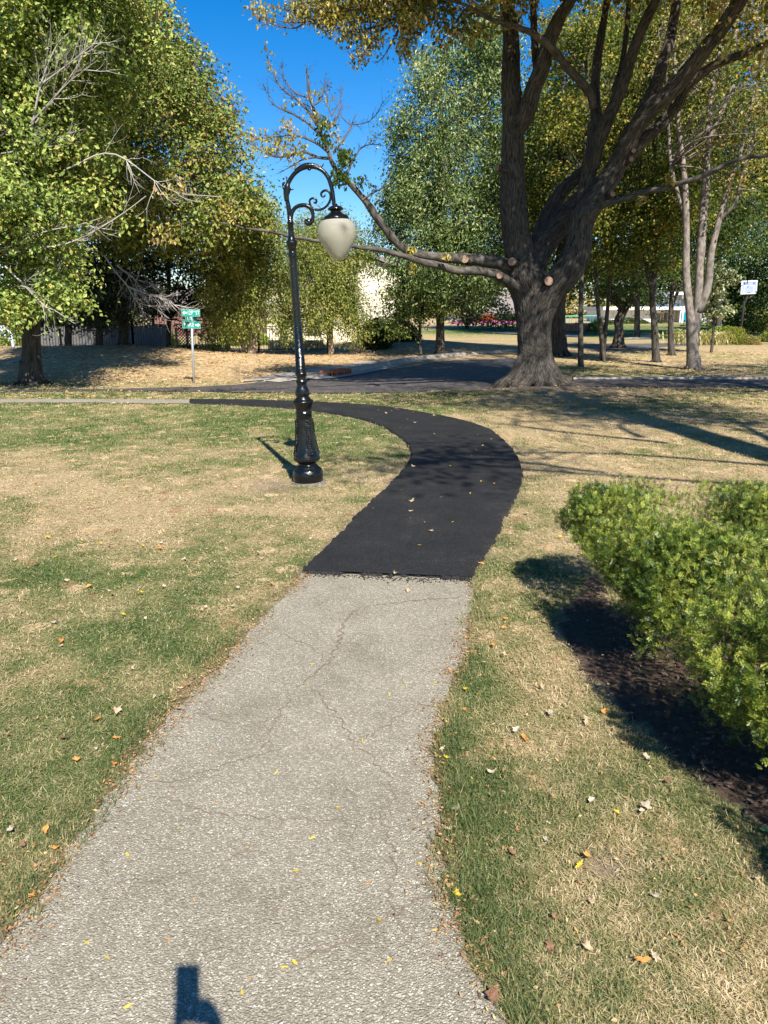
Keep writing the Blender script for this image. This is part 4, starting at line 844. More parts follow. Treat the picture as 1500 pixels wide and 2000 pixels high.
hosta(372, 692, 31.9, 90, .42, 'bright lime plant clump at the foot of the lattice', LEAF_LIME); hosta(398, 694, 31.9, 110, .45, 'bright lime plant clump right of the sign pole', LEAF_LIME)
STONE = simple('field_stone', (.34, .27, .24), .9, noise=.3, nscale=6, bump=.5)
def rock(px, py, Y, r, label, mat=STONE, sc=(1.2, .9, .8)):
    c = P(px, py, Y); th = np.random.default_rng(int(px)); u, v = np.meshgrid(np.linspace(0, 2*math.pi, 20, endpoint=False), np.linspace(0, math.pi, 12)); X = np.stack([np.cos(u)*np.sin(v), np.sin(u)*np.sin(v), np.cos(v)], -1).reshape(-1, 3)
    X = X*(.75+.5*fbm(X*1.6+px, 3, 3))[:, None]*r*np.array(sc); i = (np.arange(11)[:, None]*20+np.arange(20)[None]).ravel(); j = (np.arange(11)[:, None]*20+(np.arange(20)[None]+1) % 20).ravel()
    m = MB(); m.add(X, np.column_stack([i, i+20, j+20, j])); z = float(Hz(c[0], Y)); o = m.build('rock', mat); o.location = (c[0], Y, z+r*.35); return tag(o, label, 'rock')
rock(400, 697, 30.9, .24, 'grey boulder in the leaves right of the street sign')
LIME = simple('limestone', (.58, .52, .40), .85, noise=.15, nscale=4, bump=.3)
c = P(575, 690, 33.5); r_ = thing('stone_wall', (c[0], 33.5, 0), 'low cream stone wall behind the birch trunks', 'wall'); m = MB(); rr = np.random.default_rng(4)
for row in range(3):
    x = c[0]-1.1
    while x < c[0]+1.1: w = rr.uniform(.25, .5); box(m, x, x+w-.015, 33.35+rr.uniform(0, .02), 33.65, row*.17+.0, row*.17+.16); x += w
part(m, 'block', LIME, r_)

# ------------------------------------------------------------------ basketball hoops
def hoop_right():
    c = P(1455, 650, 50); z0 = float(Hz(c[0], 50)); mm = DEP(50)/1500; r_ = thing('basketball_hoop', (c[0], 50, z0), 'basketball hoop with blue clear backboard on a dark pole at right', 'basketball hoop')
    def z(py): d = ray(1455, py); return CH+50/d[1]*d[2]-z0
    m = MB(); tube(m, np.array([[0, .6, -.2], [0, .6, z(590)], [.05, .5, z(585)], [.05, .25, z(568)]]), .07, 10); m.build('pole', simple('pole_dark', (.05, .05, .055), .5), r_, smooth=True)
    w = 36*mm; h = 25*mm; m = MB(); box(m, -w/2, w/2, -.02, .02, -h/2, h/2); bo = m.build('backboard', simple('backboard_blue', (.26, .32, .55), .2, noise=.08, nscale=2), r_); bo.location = (0, .2, z(561)); bo.rotation_euler = (0, math.radians(-2), math.radians(15))
    m = MB(); e = .06
    for (xa, xb_, za, zb) in ((-w/2, w/2, h/2-e, h/2), (-w/2, w/2, -h/2, -h/2+e), (-w/2, -w/2+e, -h/2+e, h/2-e), (w/2-e, w/2, -h/2+e, h/2-e), (-.36, .36, .08, .12), (-.36, -.32, -h/2+e, .08), (.32, .36, -h/2+e, .08)): box(m, xa, xb_, -.03, -.021, za, zb)
    f = m.build('frame', WHITE, bo)
    m = MB(); box(m, -w*.32, -.30, -.028, -.021, .16, h/2-e-.01); box(m, .30, w*.32, -.028, -.021, .16, h/2-e-.01); m.build('blue_panel', simple('panel_blue', (.04, .10, .55), .3), bo)
    m = MB(); t = np.linspace(0, 2*math.pi, 25); tube(m, np.column_stack([.23*np.cos(t), -.28+.23*np.sin(t), np.full(25, -h/2+.1)]), .012, 6); m.build('rim', simple('rim_orange', (.5, .16, .05), .5), bo)
hoop_right()
def hoop_left():
    c = P(24, 690, 33.5); r_ = thing('basketball_hoop', (c[0], 33.5, 0), 'pale grey framed basketball hoop behind the fence at far left', 'basketball hoop'); mm = DEP(33.5)/1500
    def q(px, py, dy=0): p = P(px, py, 33.5+dy); return p-np.array([c[0], 33.5, 0])
    WB = simple('hoop_white', (.52, .6, .64), .5)
    m = MB(); tube(m, np.array([q(29, 700), q(25, 668), q(24, 664)]), .075, 8); m.build('pole', WB, r_, smooth=True)
    m = MB()
    for a, b2 in (((24, 664), (2, 651)), ((23, 652), (8, 641)), ((24, 664), (23, 652)), ((8, 641), (6, 655)), ((28, 666), (22, 663))): tube(m, np.array([q(*a), q(*b2)]), .05, 6)
    m.build('bracket', WB, r_, smooth=True)
    m = MB()
    for a, b2 in (((-28, 634), (10, 637)), ((-28, 653), (6, 656)), ((10, 637), (6, 656)), ((-28, 634), (-28, 653)), ((3, 636), (1, 655)), ((-12, 645), (9, 646))): tube(m, np.array([q(*a, -.3), q(*b2, -.3)]), .04, 6)
    m.build('backboard_frame', WB, r_, smooth=True)
hoop_left()

# ------------------------------------------------------------------ houses
WHT = simple('white_siding', (.80, .80, .80), .7, noise=.04, nscale=3); ROOFM = simple('roof_shingle', (.20, .17, .15), .9, noise=.3, nscale=30); GLASS = simple('window_glass', (.02, .03, .035), .08, spec=.8); CREAM = simple('cream_stucco', (.68, .62, .47), .9, noise=.06, nscale=3); BRICK = simple('brick', (.17, .09, .07), .9, noise=.4, nscale=18, bump=.4); WOOD = simple('wood_door', (.42, .2, .09), .5, noise=.3); TEAL = simple('teal_paint', (.0, .21, .32), .4, noise=.05)
def flatz(x, y): return float(Hz(x, y))
# right house: long low white garage wing, entry with wooden door, wing with blue door
YH = 84.0; mh = DEP(YH)/1500
def hx(px): return P(px, 630, YH)[0]
def hz(py): return P(1200, py, YH)[2]
x0 = hx(1178); z0 = flatz(hx(1260), YH)
hr = thing('house', (hx(1260), YH, z0), 'long low white house with a blue door seen through the grove', 'house')
def hb(name, px0, px1, py0, py1, ya, yb, mat, parent=hr, lab=None):
    m = MB(); box(m, hx(px0), hx(px1), YH+ya, YH+yb, hz(py1), hz(py0)); o = MB(); o = m
    l = np.array(hr.location); o.v = [v-l for v in o.v]; ob = bpy.data.objects.new(name, o.mesh(name, mat)); COL.objects.link(ob); ob.parent = parent
    if lab: ob['label'] = lab
    return ob
wl = hb('wall', 1178, 1290, 606, 646, 0, 7, WHT); hb('wall', 1290.2, 1322, 608, 646, .5, 7, WHT); hb('wall', 1322.2, 1480, 585, 646, -.6, 8, simple('grey_siding', (.42, .42, .43), .8))
hb('roof', 1172, 1324, 599, 605.5, -.9, 7.4, simple('white_fascia', (.66, .65, .63), .8)); hb('roof', 1318, 1490, 576, 584.5, -1.3, 8.4, ROOFM)
hb('upper_wall', 1305, 1330, 570, 598.5, 0, 6, WHT)
for k in range(9): hb('batten', 1184+k*12, 1184.8+k*12, 608, 640, -.05, -.003, simple('batten_grey', (.6, .6, .62), .8))
gd = hb('door', 1290.6, 1296, 612, 641, .35, .49, WOOD, lab='narrow orange wooden door'); hb('window', 1281, 1289, 612, 636, -.04, -.004, GLASS); hb('window', 1299, 1306, 611, 638, .42, .49, GLASS)
bd = hb('door', 1323.5, 1334, 610, 642, -.72, -.61, TEAL, lab='bright teal front door'); hb('door_frame', 1321.6, 1323.3, 608, 642, -.76, -.605, WHT); hb('door_frame', 1334.2, 1336, 608, 642, -.76, -.605, WHT)
hb('porch_post', 1316, 1318.5, 598, 645, -2.2, -2.0, WHT)
# centre white house far back
YC = 92.0
def hxc(px): return P(px, 630, YC)[0]
def hzc(py): return P(900, py, YC)[2]
hc = thing('house', (hxc(915), YC, 1.0), 'white house behind the pink flower bed up the hill', 'house')
def hb2(name, px0, px1, py0, py1, ya, yb, mat, lab=None):
    m = MB(); box(m, hxc(px0), hxc(px1), YC+ya, YC+yb, hzc(py1), hzc(py0)); return part(m, name, mat, hc)
hb2('wall', 879, 957, 612, 652, 0, 9, WHT); hb2('garage_wall', 957.2, 1030, 618, 652, 1.5, 9, WHT)
m = MB(); ya, yb = YC-.8, YC+9.8; xa, xb_ = hxc(872), hxc(1034); z = hzc(612); V = np.array([[xa, ya, z], [xb_, ya, z], [xb_, yb, z], [xa, yb, z], [xa+1.5, (ya+yb)/2, z+2.6], [xb_-1.5, (ya+yb)/2, z+2.6]]); m.add(V, [[0, 1, 5, 4], [2, 3, 4, 5], [3, 2, 1, 0]], [[1, 2, 5], [3, 0, 4]]); part(m, 'roof', ROOFM, hc)
for a, b_ in ((896, 908), (938, 944)): hb2('window', a, b_, 625, 636, -.05, -.003, GLASS)
hb2('garage_door', 976, 1012, 627, 651, 1.4, 1.49, simple('garage_dark', (.09, .1, .11), .6))
# cream house behind the birches
YK = 44.0
kh = thing('house', (P(640, 600, YK)[0], YK, 0), 'cream stucco house hidden behind the birches', 'house')
def kx(px): return P(px, 600, YK)[0]
def kz(py): return P(640, py, YK)[2]
m = MB(); box(m, kx(520), kx(770), YK, YK+8, -.1, kz(560)); 
V = np.array([[kx(640), YK, kz(560)+.003], [kx(790), YK, kz(560)+.003], [kx(765), YK, kz(520)], [kx(705), YK, kz(498)], [kx(640), YK, kz(530)]]); V2 = V+[0, 8, 0]; m.add(np.vstack([V, V2]), [[5, 6, 1, 0][::-1], [6, 7, 2, 1][::-1], [7, 8, 3, 2][::-1], [8, 9, 4, 3][::-1]], [[0, 1, 2], [0, 2, 3], [0, 3, 4]]); part(m, 'wall', CREAM, kh)
m = MB(); V = np.array([[kx(630), YK-.3, kz(533)], [kx(705), YK-.3, kz(494)], [kx(795), YK-.3, kz(530)]]); W2 = V+[0, 9.2, 0]; U = V+[0, 0, .22]; U2 = W2+[0, 0, .22]; m.add(np.vstack([V, W2, U, U2]), [[0, 1, 4, 3], [1, 2, 5, 4], [6, 9, 10, 7], [7, 10, 11, 8], [0, 6, 7, 1], [1, 7, 8, 2]]); part(m, 'roof', ROOFM, kh)
m = MB(); box(m, kx(598), kx(626), YK-.06, YK-.004, kz(655), kz(610)); part(m, 'window', GLASS, kh); m = MB(); box(m, kx(545), kx(560), YK-.06, YK-.004, kz(680), kz(620)); part(m, 'window', GLASS, kh)
# brick house with chimney behind the left trees
YB = 52.0
bh = thing('house', (P(380, 600, YB)[0], YB, 0), 'brown brick house with tall chimney behind the left trees', 'house')
def bx_(px): return P(px, 600, YB)[0]
def bz(py): return P(400, py, YB)[2]
m = MB(); box(m, bx_(300), bx_(500), YB, YB+9, -.1, bz(600)); part(m, 'wall', BRICK, bh)
m = MB(); V = np.array([[bx_(295), YB-.6, bz(600)], [bx_(505), YB-.6, bz(600)], [bx_(505), YB+9.6, bz(600)], [bx_(295), YB+9.6, bz(600)], [bx_(320), YB+4.5, bz(560)], [bx_(480), YB+4.5, bz(560)]]); m.add(V, [[0, 1, 5, 4], [2, 3, 4, 5], [3, 2, 1, 0]], [[1, 2, 5], [3, 0, 4]]); rf = part(m, 'roof', ROOFM, bh)
m = MB(); box(m, bx_(414), bx_(434), YB-.9, YB-.05, -.1, bz(534)); box(m, bx_(412.5), bx_(435.5), YB-.95, YB-.0, bz(534)+.003, bz(531)); part(m, 'chimney', BRICK, bh)

# swing set, planter, parked things up the hill
SWG = simple('swing_green', (.12, .36, .26), .5)
YS = 70.; c = P(1128, 650, YS); zs = flatz(c[0], YS); sw = thing('swing_set', (c[0], YS, zs), 'green metal swing set on the lawn across the road', 'swing set'); mm = DEP(YS)/1500
def q(px, py, dy=0): p = P(px, py, YS+dy); return p-np.array([c[0], YS, zs])
m = MB(); tube(m, np.array([q(1088, 618), q(1168, 617)]), .06, 6); m.build('top_bar', SWG, sw)
for px in (1088, 1168):
    for dy in (-.9, .9): m = MB(); tube(m, np.array([q(px, 618), q(px+(-3 if px < 1100 else 2), 652, dy)]), .05, 6); m.build('leg', SWG, sw)
for px in (1100, 1112, 1125, 1140, 1153):
    m = MB(); tube(m, np.array([q(px, 618), q(px, 643)]), .025, 4); tube(m, np.array([q(px+5, 618), q(px+5, 643)]), .025, 4); p = q(px+2.5, 643); box(m, p[0]-.14, p[0]+.14, p[1]-.1, p[1]+.1, p[2]-.02, p[2]+.03); m.build('swing', SWG, sw)
def shrub(name, px, py, Y, rx, ry, rY, mat, label, n=2600, leaf=.09, group=None, cat='shrub'):
    c = P(px, py, Y); mm = DEP(Y)/1500; z0 = flatz(c[0], Y); r_ = thing(name, (c[0], Y, z0), label, cat, group); rr = np.random.default_rng(int(px*3+py)); d = rr.normal(size=(n, 3)); d /= np.linalg.norm(d, axis=1)[:, None]; d[:, 2] = np.abs(d[:, 2])
    R = (rr.uniform(0, 1, n)**.22)*(.8+.4*fbm(d*3+px, 2, 4)); X = d*R[:, None]*np.array([rx*mm, rY, ry*mm*2])+np.array([c[0], Y, z0]); m = MB(); tn = np.clip(.5*fbm(X*2, 2, 3)+.5*rr.uniform(0, 1, n)+.05, 0, 1); leaves(m, X, leaf, rr, tint=tn); part(m, 'foliage', mat, r_)
    m = MB()
    for k in range(7): a = rr.uniform(0, 6.28); e = np.array([math.cos(a)*rx*mm*.6, math.sin(a)*rY*.6, ry*mm*1.2]); tube(m, smooth_line(np.array([[c[0], Y, z0-.05], [c[0]+e[0]*.4, Y+e[1]*.4, z0+e[2]*.7], [c[0]+e[0], Y+e[1], z0+e[2]]]), 6), np.linspace(.03, .008, 6), 5)
    part(m, 'stem', TWIG, r_); return r_
c = P(1122, 657, 60); zp = flatz(c[0], 60); pl_ = thing('brick_planter', (c[0], 60, zp), 'curved red brick planter wall holding clipped shrubs', 'planter'); m = MB(); t = np.linspace(math.pi*1.0, 2*math.pi, 24)
for row in range(7):
    off = (row % 2)*.07
    for a in np.linspace(math.pi, 2*math.pi, 22): x = c[0]+math.cos(a+off)*1.25; y = 60.6+math.sin(a+off)*.8; box(m, x-.09, x+.09, y-.05, y+.05, zp+row*.085, zp+row*.085+.078, a+off+math.pi/2, (x, y))
part(m, 'brick', simple('planter_brick', (.36, .2, .17), .9, noise=.3), pl_)
shrub('shrub', 1128, 652, 60.6, 22, 8, .8, LEAF_OAK, 'brownish clipped shrub in the brick planter', 2200); shrub('shrub', 1162, 654, 60.2, 20, 9, .9, LEAF_OAK, 'round olive shrub just right of the brick planter', 2500); shrub('shrub', 1098, 650, 63, 18, 7, .8, LEAF_COOL, 'blue green shrub left of the brick planter', 1800)
shrub('shrub', 1175, 648, 76, 22, 7, 1.2, LEAF_DARK, 'dark shrub beside the swing set', 2000); shrub('clipped_hedge', 1225, 641, 79, 45, 5.5, .9, LEAF_GREEN, 'low green hedge along the white house wall', 4200, .12, cat='hedge'); shrub('shrub', 1290, 641, 80, 14, 5, .8, LEAF_DARK, 'small dark shrub by the wooden door', 900)
shrub('shrub', 951, 649, 82, 19, 8, 1.2, LEAF_RED, 'red leaved burning bush in front of the white house', 2600, .12)
for k, (px, r) in enumerate([(886,7),(902,9),(921,8),(946,10),(966,10),(984,9),(1000,8)]): shrub('flower_clump', px, 650.5, 78+k*.2, r, 2.6, .7, PETAL, 'mound of bright pink flowers in the bed before the white house', 500, .12, 'pink flower mounds', 'flowers')
shrub('clipped_hedge', 905, 653, 80.5, 30, 1.6, .6, LEAF_GREEN, 'thin green hedge behind the pink flowers', 1500, .12, cat='hedge'); shrub('clipped_hedge', 1000, 644, 86, 34, 6, 1, LEAF_DARK, 'dark hedge right of the red bush', 2600, .14, cat='hedge')
STRAW = leafmat('dry_grass', [(0, (.38, .33, .13)), (1, (.62, .56, .3))], .3)
# shrub bed near the right hoop
shrub('shrub', 1428, 668, 41.5, 34, 17, 1.2, LEAF_YEL, 'yellowing rounded shrub at the foot of the right hoop', 6500, .075); shrub('shrub', 1400, 655, 42.5, 22, 16, .8, LEAF_LIME, 'upright lime shrub beside the pale trunk', 2400, .08); shrub('shrub', 1462, 672, 41, 22, 9, .9, LEAF_AUT, 'low brownish shrub right of the hoop pole', 2200, .07); shrub('shrub', 1500, 668, 44, 16, 10, .9, LEAF_YEL, 'small yellow shrub at the right edge of the picture', 1500, .08)
hosta(1385, 678, 40.3, 260, 1.0, 'dry blond ornamental grass clump beside the pale trunk', STRAW, 'ornamental_grass', 'grass clump', .5, .2); hosta(1328, 672, 41, 90, 1.15, 'sparse tall dry grass left of the pale trunk', STRAW, 'ornamental_grass', 'grass clump', .5, .2)
#==PART4==
# ------------------------------------------------------------------ trees
def tree(name, label, base, stems, blobs, rng_seed, leafmat_, bark, dens=9, per=38, leaf=.1, cr=.42, flat=.55, droop=.6, bias=0., k=26, twigs=140, r0=.07, fl=True, group=None, cat='tree', sides=14, shell=.5, rough=.12, wid=.62, extra=None, tspread=.22, reach=2.0, gap=.485):
    """stems: list of polylines [(px,py,Y,r_px)...]; first starts at the base"""
    rg = np.random.default_rng(rng_seed); p0 = P(*stems[0][0][:3]); z0 = float(Hz(p0[0], p0[1]))
    root = thing(name, (p0[0], p0[1], z0), label, cat, group)
    mb = MB(); T0 = None
    for s_ in stems:
        t = trunk_pts(s_, 30)
        if T0 is None:
            t[:, 2] += (z0-t[0, 2])*np.linspace(1, 0, 30)**3; T0 = t; t = np.vstack([[t[0, 0], t[0, 1], z0-.15, t[0, 3]], t])
        if T0 is not None and s_ is not stems[0]:
            ms_ = MB(); tube(ms_, t[:, :3], t[:, 3], sides, rough=rough, seed=rng_seed); part(ms_, 'stem', bark, root, smooth=True)
        else: tube(mb, t[:, :3], t[:, 3], sides, rough=rough, seed=rng_seed)
    if fl: flare(np.array([p0[0], p0[1], z0]), T0[2, 3], rg, mb, reach=reach)
    if blobs:
        C = crown_of(blobs, rg, leafmat_, root, dens, per, leaf, cr, flat, droop, shell, bias, wid=wid, tspread=tspread, gap=gap)
        TT = np.vstack([trunk_pts(s_, 30) for s_ in stems]) if len(stems) < 4 else T0
        limbs_to(mb, T0 if len(stems) == 1 else trunk_pts(stems[-1], 30), C, rg, k, r0, twigs)
    if extra: extra(mb, root, rg)
    part(mb, 'trunk', bark, root, smooth=True)
    return root

def twiggy(mb, a, d, L, r, depth, rg, up=.35, kids=6):
    """bare branching spray"""
    n = 7; pl = [np.array(a, float)]; d = np.array(d, float); d /= np.linalg.norm(d)
    for i in range(n): d = d+rg.normal(0, .11, 3)+np.array([0, 0, up/n]); d /= np.linalg.norm(d); pl.append(pl[-1]+d*L/n)
    pl = np.array(pl); tube(mb, pl, np.linspace(r, r*.25, n+1), 5 if r > .01 else 3, cap=False)
    if depth > 0:
        for k in range(kids):
            j = rg.integers(1, n); dd = pl[j+1]-pl[j]; dd /= np.linalg.norm(dd); s_ = rg.normal(size=3); s_ -= dd*(s_@dd); s_ /= np.linalg.norm(s_)
            twiggy(mb, pl[j], dd*.75+s_*.65, L*rg.uniform(.35, .6), r*.5, depth-1, rg, up, max(2, kids-2))

def dead_a(mb, root, rg):
    m = MB()
    for (a, b_, L, dp) in ((((0, 480, 17.2), (130, 475, 16.9)), 0, 1, 1),): pass
    for pts_, r in (([(-40,490,17.5),(60,485,17),(130,476,16.6),(190,448,16.4),(243,415,16.3),(285,383,16.2)], .03), ([(-20,500,17),(80,455,16.6),(150,440,16.5),(200,425,16.5)], .02), ([(130,330,17),(220,300,16.8),(330,370,16.6),(430,385,16.5)], .018), ([(60,260,17),(80,165,16.8),(110,90,16.7),(140,60,16.6)], .025), ([(80,165,16.8),(140,120,16.6),(190,80,16.5)], .018), ([(70,240,16.9),(150,130,16.6),(170,70,16.5)], .02), ([(0,300,17),(70,290,16.8),(140,280,16.6)], .018), ([(10,520,16.5),(60,570,16.2),(100,610,16)], .02), ([(60,240,16.9),(130,165,16.6),(175,130,16.4)], .016)):
        pl = smooth_line(np.array([P(*q) for q in pts_]), 16); tube(m, pl, np.linspace(r, r*.3, 16), 6)
        for k in range(8):
            j = rg.integers(4, 15); d = pl[j]-pl[j-1]; twiggy(m, pl[j], d/np.linalg.norm(d)+rg.normal(0, .5, 3), .7, .008, 1, rg, .4, 4)
    part(m, 'dead_branch', TWIG_PALE, root)
tree('shade_tree', 'large shade tree with lime leaves and a dark trunk at the far left', None, [[(62,752,18.9,24),(62,700,18.9,19),(58,600,18.9,17),(50,450,19,14),(42,250,19.2,11),(36,60,19.4,8),(32,-100,19.6,5)]],
     [(20,575,17.0,120,48,1.2),(100,545,16.6,60,60,1.0),(30,470,17.4,140,80,2.2),(110,400,17.6,130,60,2.4),(-40,330,18,170,120,3),(90,280,18.4,140,90,2.5),(60,140,19,180,110,3.5),(170,90,19,140,90,3),(90,0,19.5,220,90,4),(-60,100,19,150,200,3),(60,-120,19.5,240,100,4),(150,-110,18.5,190,50,2.2),(240,-150,16,100,50,1.6)], 101, LEAF_LIME, BARK_DARK, dens=6.0, per=62, leaf=.11, cr=.40, bias=.08, k=34, twigs=260, extra=dead_a, reach=2.6)
tree('oak_tree', 'tall pin oak with a sloping crown rising behind the street sign', None, [[(243,692,28.6,10),(243,600,28.6,8),(245,450,28.6,7),(250,200,28.6,5),(255,0,28.6,3)]],
     [(255,60,27.5,100,80,3),(300,150,27,90,90,3.5),(345,110,27.5,50,70,2.5),(385,215,26.5,68,80,3),(300,290,26.5,130,110,3.5),(420,300,26.5,66,80,2.8),(380,400,26,120,80,3.5),(480,400,26.5,70,50,2.4),(525,425,27,36,36,1.6),(260,430,26.5,120,70,3.2),(440,470,27,100,50,3),(160,200,28,120,160,3),(180,380,28,120,120,3),(200,20,28.5,140,80,3)], 102, LEAF_OAK, BARK_DARK, dens=8.0, per=54, leaf=.13, cr=.48, bias=.12, k=36, twigs=200)
def dead_b(mb, root, rg):
    m = MB()
    for pts_ in ([(205,500,25.5),(225,530,25),(250,560,24.6),(268,590,24.3),(300,600,24.2),(330,622,24)], [(250,560,24.6),(290,575,24.2),(325,585,24),(345,600,23.8)], [(230,520,25),(262,545,24.6),(275,565,24.4)]):
        pl = smooth_line(np.array([P(*q) for q in pts_]), 16); tube(m, pl, np.linspace(.03, .008, 16), 5)
        for k in range(16):
            j = rg.integers(3, 15); d = pl[j]-pl[j-1]; twiggy(m, pl[j], d/np.linalg.norm(d)+rg.normal(0, .45, 3), .8, .010, 1, rg, -.1, 4)
    part(m, 'dead_branch', TWIG_PALE, root)
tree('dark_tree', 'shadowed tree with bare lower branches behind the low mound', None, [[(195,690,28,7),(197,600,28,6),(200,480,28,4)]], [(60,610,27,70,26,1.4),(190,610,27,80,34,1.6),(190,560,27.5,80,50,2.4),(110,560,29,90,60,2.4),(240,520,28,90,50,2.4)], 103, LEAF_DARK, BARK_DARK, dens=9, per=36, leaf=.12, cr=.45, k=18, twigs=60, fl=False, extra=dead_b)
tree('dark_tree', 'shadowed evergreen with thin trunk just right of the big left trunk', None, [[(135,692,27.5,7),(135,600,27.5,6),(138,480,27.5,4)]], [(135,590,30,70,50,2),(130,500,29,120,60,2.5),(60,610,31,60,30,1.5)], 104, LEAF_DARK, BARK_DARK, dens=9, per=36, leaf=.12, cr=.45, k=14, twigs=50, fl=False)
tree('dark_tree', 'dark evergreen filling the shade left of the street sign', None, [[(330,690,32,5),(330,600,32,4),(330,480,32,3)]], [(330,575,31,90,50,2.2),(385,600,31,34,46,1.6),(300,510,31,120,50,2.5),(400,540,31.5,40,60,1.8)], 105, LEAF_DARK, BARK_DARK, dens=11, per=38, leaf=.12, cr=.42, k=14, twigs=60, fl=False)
# river birches
B = [('river birch with twin leaning trunks right of the street sign', [[(490,704,28.6,8),(488,660,28.6,6),(482,600,28.6,4),(470,520,28.8,3)], [(493,704,28.6,6),(500,650,28.6,4),(512,590,28.8,3)], [(484,704,28.6,6),(470,660,28.5,4),(455,610,28.4,3)]], [(450,600,28.3,44,80,1.2),(490,570,28.4,52,90,1.6),(500,500,28.8,56,70,1.8),(520,445,29,44,40,1.4)], 201),
     ('slender river birch leaning left beside the lattice', [[(449,700,29.8,5),(440,660,29.8,4),(428,600,29.8,3),(424,540,29.8,2)]], [(420,590,29.2,34,60,1.2),(436,520,29.4,50,60,1.5),(465,455,29.6,60,40,1.6),(415,655,29.5,26,26,.9)], 202),
     ('river birch with pale peeling trunk behind the near lamp', [[(647,700,30.6,6),(645,650,30.6,5),(640,580,30.6,4),(640,480,30.8,2.5)]], [(640,600,30,48,60,1.4),(600,560,29.8,46,90,1.6),(640,520,30,60,70,1.8),(650,450,30.4,64,44,1.8),(590,470,30,50,50,1.6)], 203),
     ('river birch with drooping branches beside the dark evergreen', [[(705,694,31.5,5),(700,640,31.5,4),(690,570,31.5,3),(700,500,31.5,2)]], [(690,620,30.6,36,56,1.2),(675,560,30.6,40,50,1.4),(715,505,31,36,40,1.3),(560,620,29.6,36,50,1.2),(555,540,29.6,50,60,1.5)], 204)]
for lab, st, bl, sd_ in B: tree('river_birch', lab, None, st, bl, sd_, LEAF_BIRCH, BARK_BIRCH, dens=22, per=36, leaf=.095, cr=.26, flat=1.1, droop=2.2, k=12, twigs=80, fl=False, wid=.45, gap=.40, group='river birches in front of the cream house')
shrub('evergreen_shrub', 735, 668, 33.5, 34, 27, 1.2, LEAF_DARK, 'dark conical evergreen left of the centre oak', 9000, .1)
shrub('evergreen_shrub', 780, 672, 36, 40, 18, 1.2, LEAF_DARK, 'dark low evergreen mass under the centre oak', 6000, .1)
# centre oak
tree('oak_tree', 'tall grey green oak with straight dark trunk beside the road in the centre', None, [[(860,694,30.8,10),(860,640,30.8,8),(858,560,30.8,7),(858,400,31,6),(860,200,31,4),(862,90,31,2)]],
     [(870,110,31,46,54,2),(960,120,31,60,80,2.4),(775,240,30.6,30,50,1.6),(762,430,30.4,30,66,1.6),(940,60,31.4,50,50,2),(820,110,31,26,40,1.5),(835,170,30.6,46,54,2.2),(850,260,30.4,80,80,3),(920,200,31,60,90,2.5),(800,300,30.4,44,60,2.2),(870,370,30,110,80,3.6),(790,400,30.4,50,70,2.4),(850,460,29.8,110,70,3.6),(930,440,30.5,80,90,3),(810,530,29.8,70,56,2.6),(900,545,30,90,50,3),(960,330,31,50,120,2.5),(775,590,30,50,40,1.8)], 301, LEAF_COOL, BARK_DARK, dens=9, per=52, leaf=.13, cr=.42, bias=.14, k=40, twigs=200, flat=.8, droop=1.4, wid=.4, gap=.43)
tree('young_tree', 'small leaning tree with low leafy branches left of the centre oak', None, [[(822,694,30.2,3.5),(820,660,30.2,3),(822,620,30.2,2.5),(835,570,30.4,2)]], [(790,618,29.6,56,20,1.3),(765,640,29.4,40,16,1),(850,600,30,50,24,1.3),(800,575,30,70,30,1.6)], 302, LEAF_OAK, BARK_DARK, dens=12, per=30, leaf=.11, cr=.3, k=14, twigs=50, fl=False)
tree('turning_tree', 'small tree turning pink and gold in front of the white house', None, [[(912,655,66,4),(912,630,66,3),(915,580,66,2)]], [(915,610,65,40,22,2),(955,600,65,50,42,3),(900,585,66,45,28,2.4),(985,620,64,30,24,2),(960,570,66,50,24,3)], 303, LEAF_AUT, BARK_DARK, dens=11, per=30, leaf=.24, cr=.6, k=14, twigs=20, fl=False)
# grove at right
tree('grove_tree', 'broad dark trunked tree just behind the great maple', None, [[(1091,696,30.5,17),(1090,640,30.5,14),(1094,560,30.5,12),(1098,450,30.6,10),(1100,300,30.8,7),(1100,120,31,4)]], [(1070,330,30.5,90,90,3),(1040,440,30,70,60,2.6),(1120,430,30,80,70,3),(1080,220,31,90,80,3),(1120,520,30,60,36,2)], 401, LEAF_YEL, BARK_DARK, dens=8, per=50, leaf=.12, cr=.46, bias=-.2, k=26, twigs=120)
tree('grove_tree', 'slender straight tree closest to the great maple trunk', None, [[(1134,720,24.6,6),(1134,640,24.6,5),(1135,560,24.6,4.5),(1140,400,24.8,4),(1146,200,25,3),(1150,40,25,2)]], [(1150,300,25,80,70,2.4),(1160,170,25,90,70,2.6),(1130,60,25,90,60,2.6),(1165,420,25,60,50,1.8)], 402, LEAF_YEL, BARK_DARK, dens=7.5, per=50, leaf=.1, cr=.4, bias=-.05, k=24, twigs=120, fl=False)
tree('grove_tree', 'slim dark tree forked in a narrow v near the ground', None, [[(1177,708,27.6,6.5),(1176,670,27.6,5.5),(1172,640,27.6,4.2),(1166,580,27.6,3.6),(1160,480,27.8,3),(1150,340,28,2)], [(1177,690,27.6,5),(1183,640,27.7,4),(1190,560,27.8,3.5),(1196,440,28,3),(1205,300,28,2)]], [(1200,490,27.6,70,44,2),(1230,410,27.6,90,70,2.8),(1190,300,28,90,80,3),(1230,180,28.4,90,70,3)], 403, LEAF_YEL, BARK_DARK, dens=8, per=50, leaf=.11, cr=.42, bias=-.08, k=22, twigs=100, fl=False)
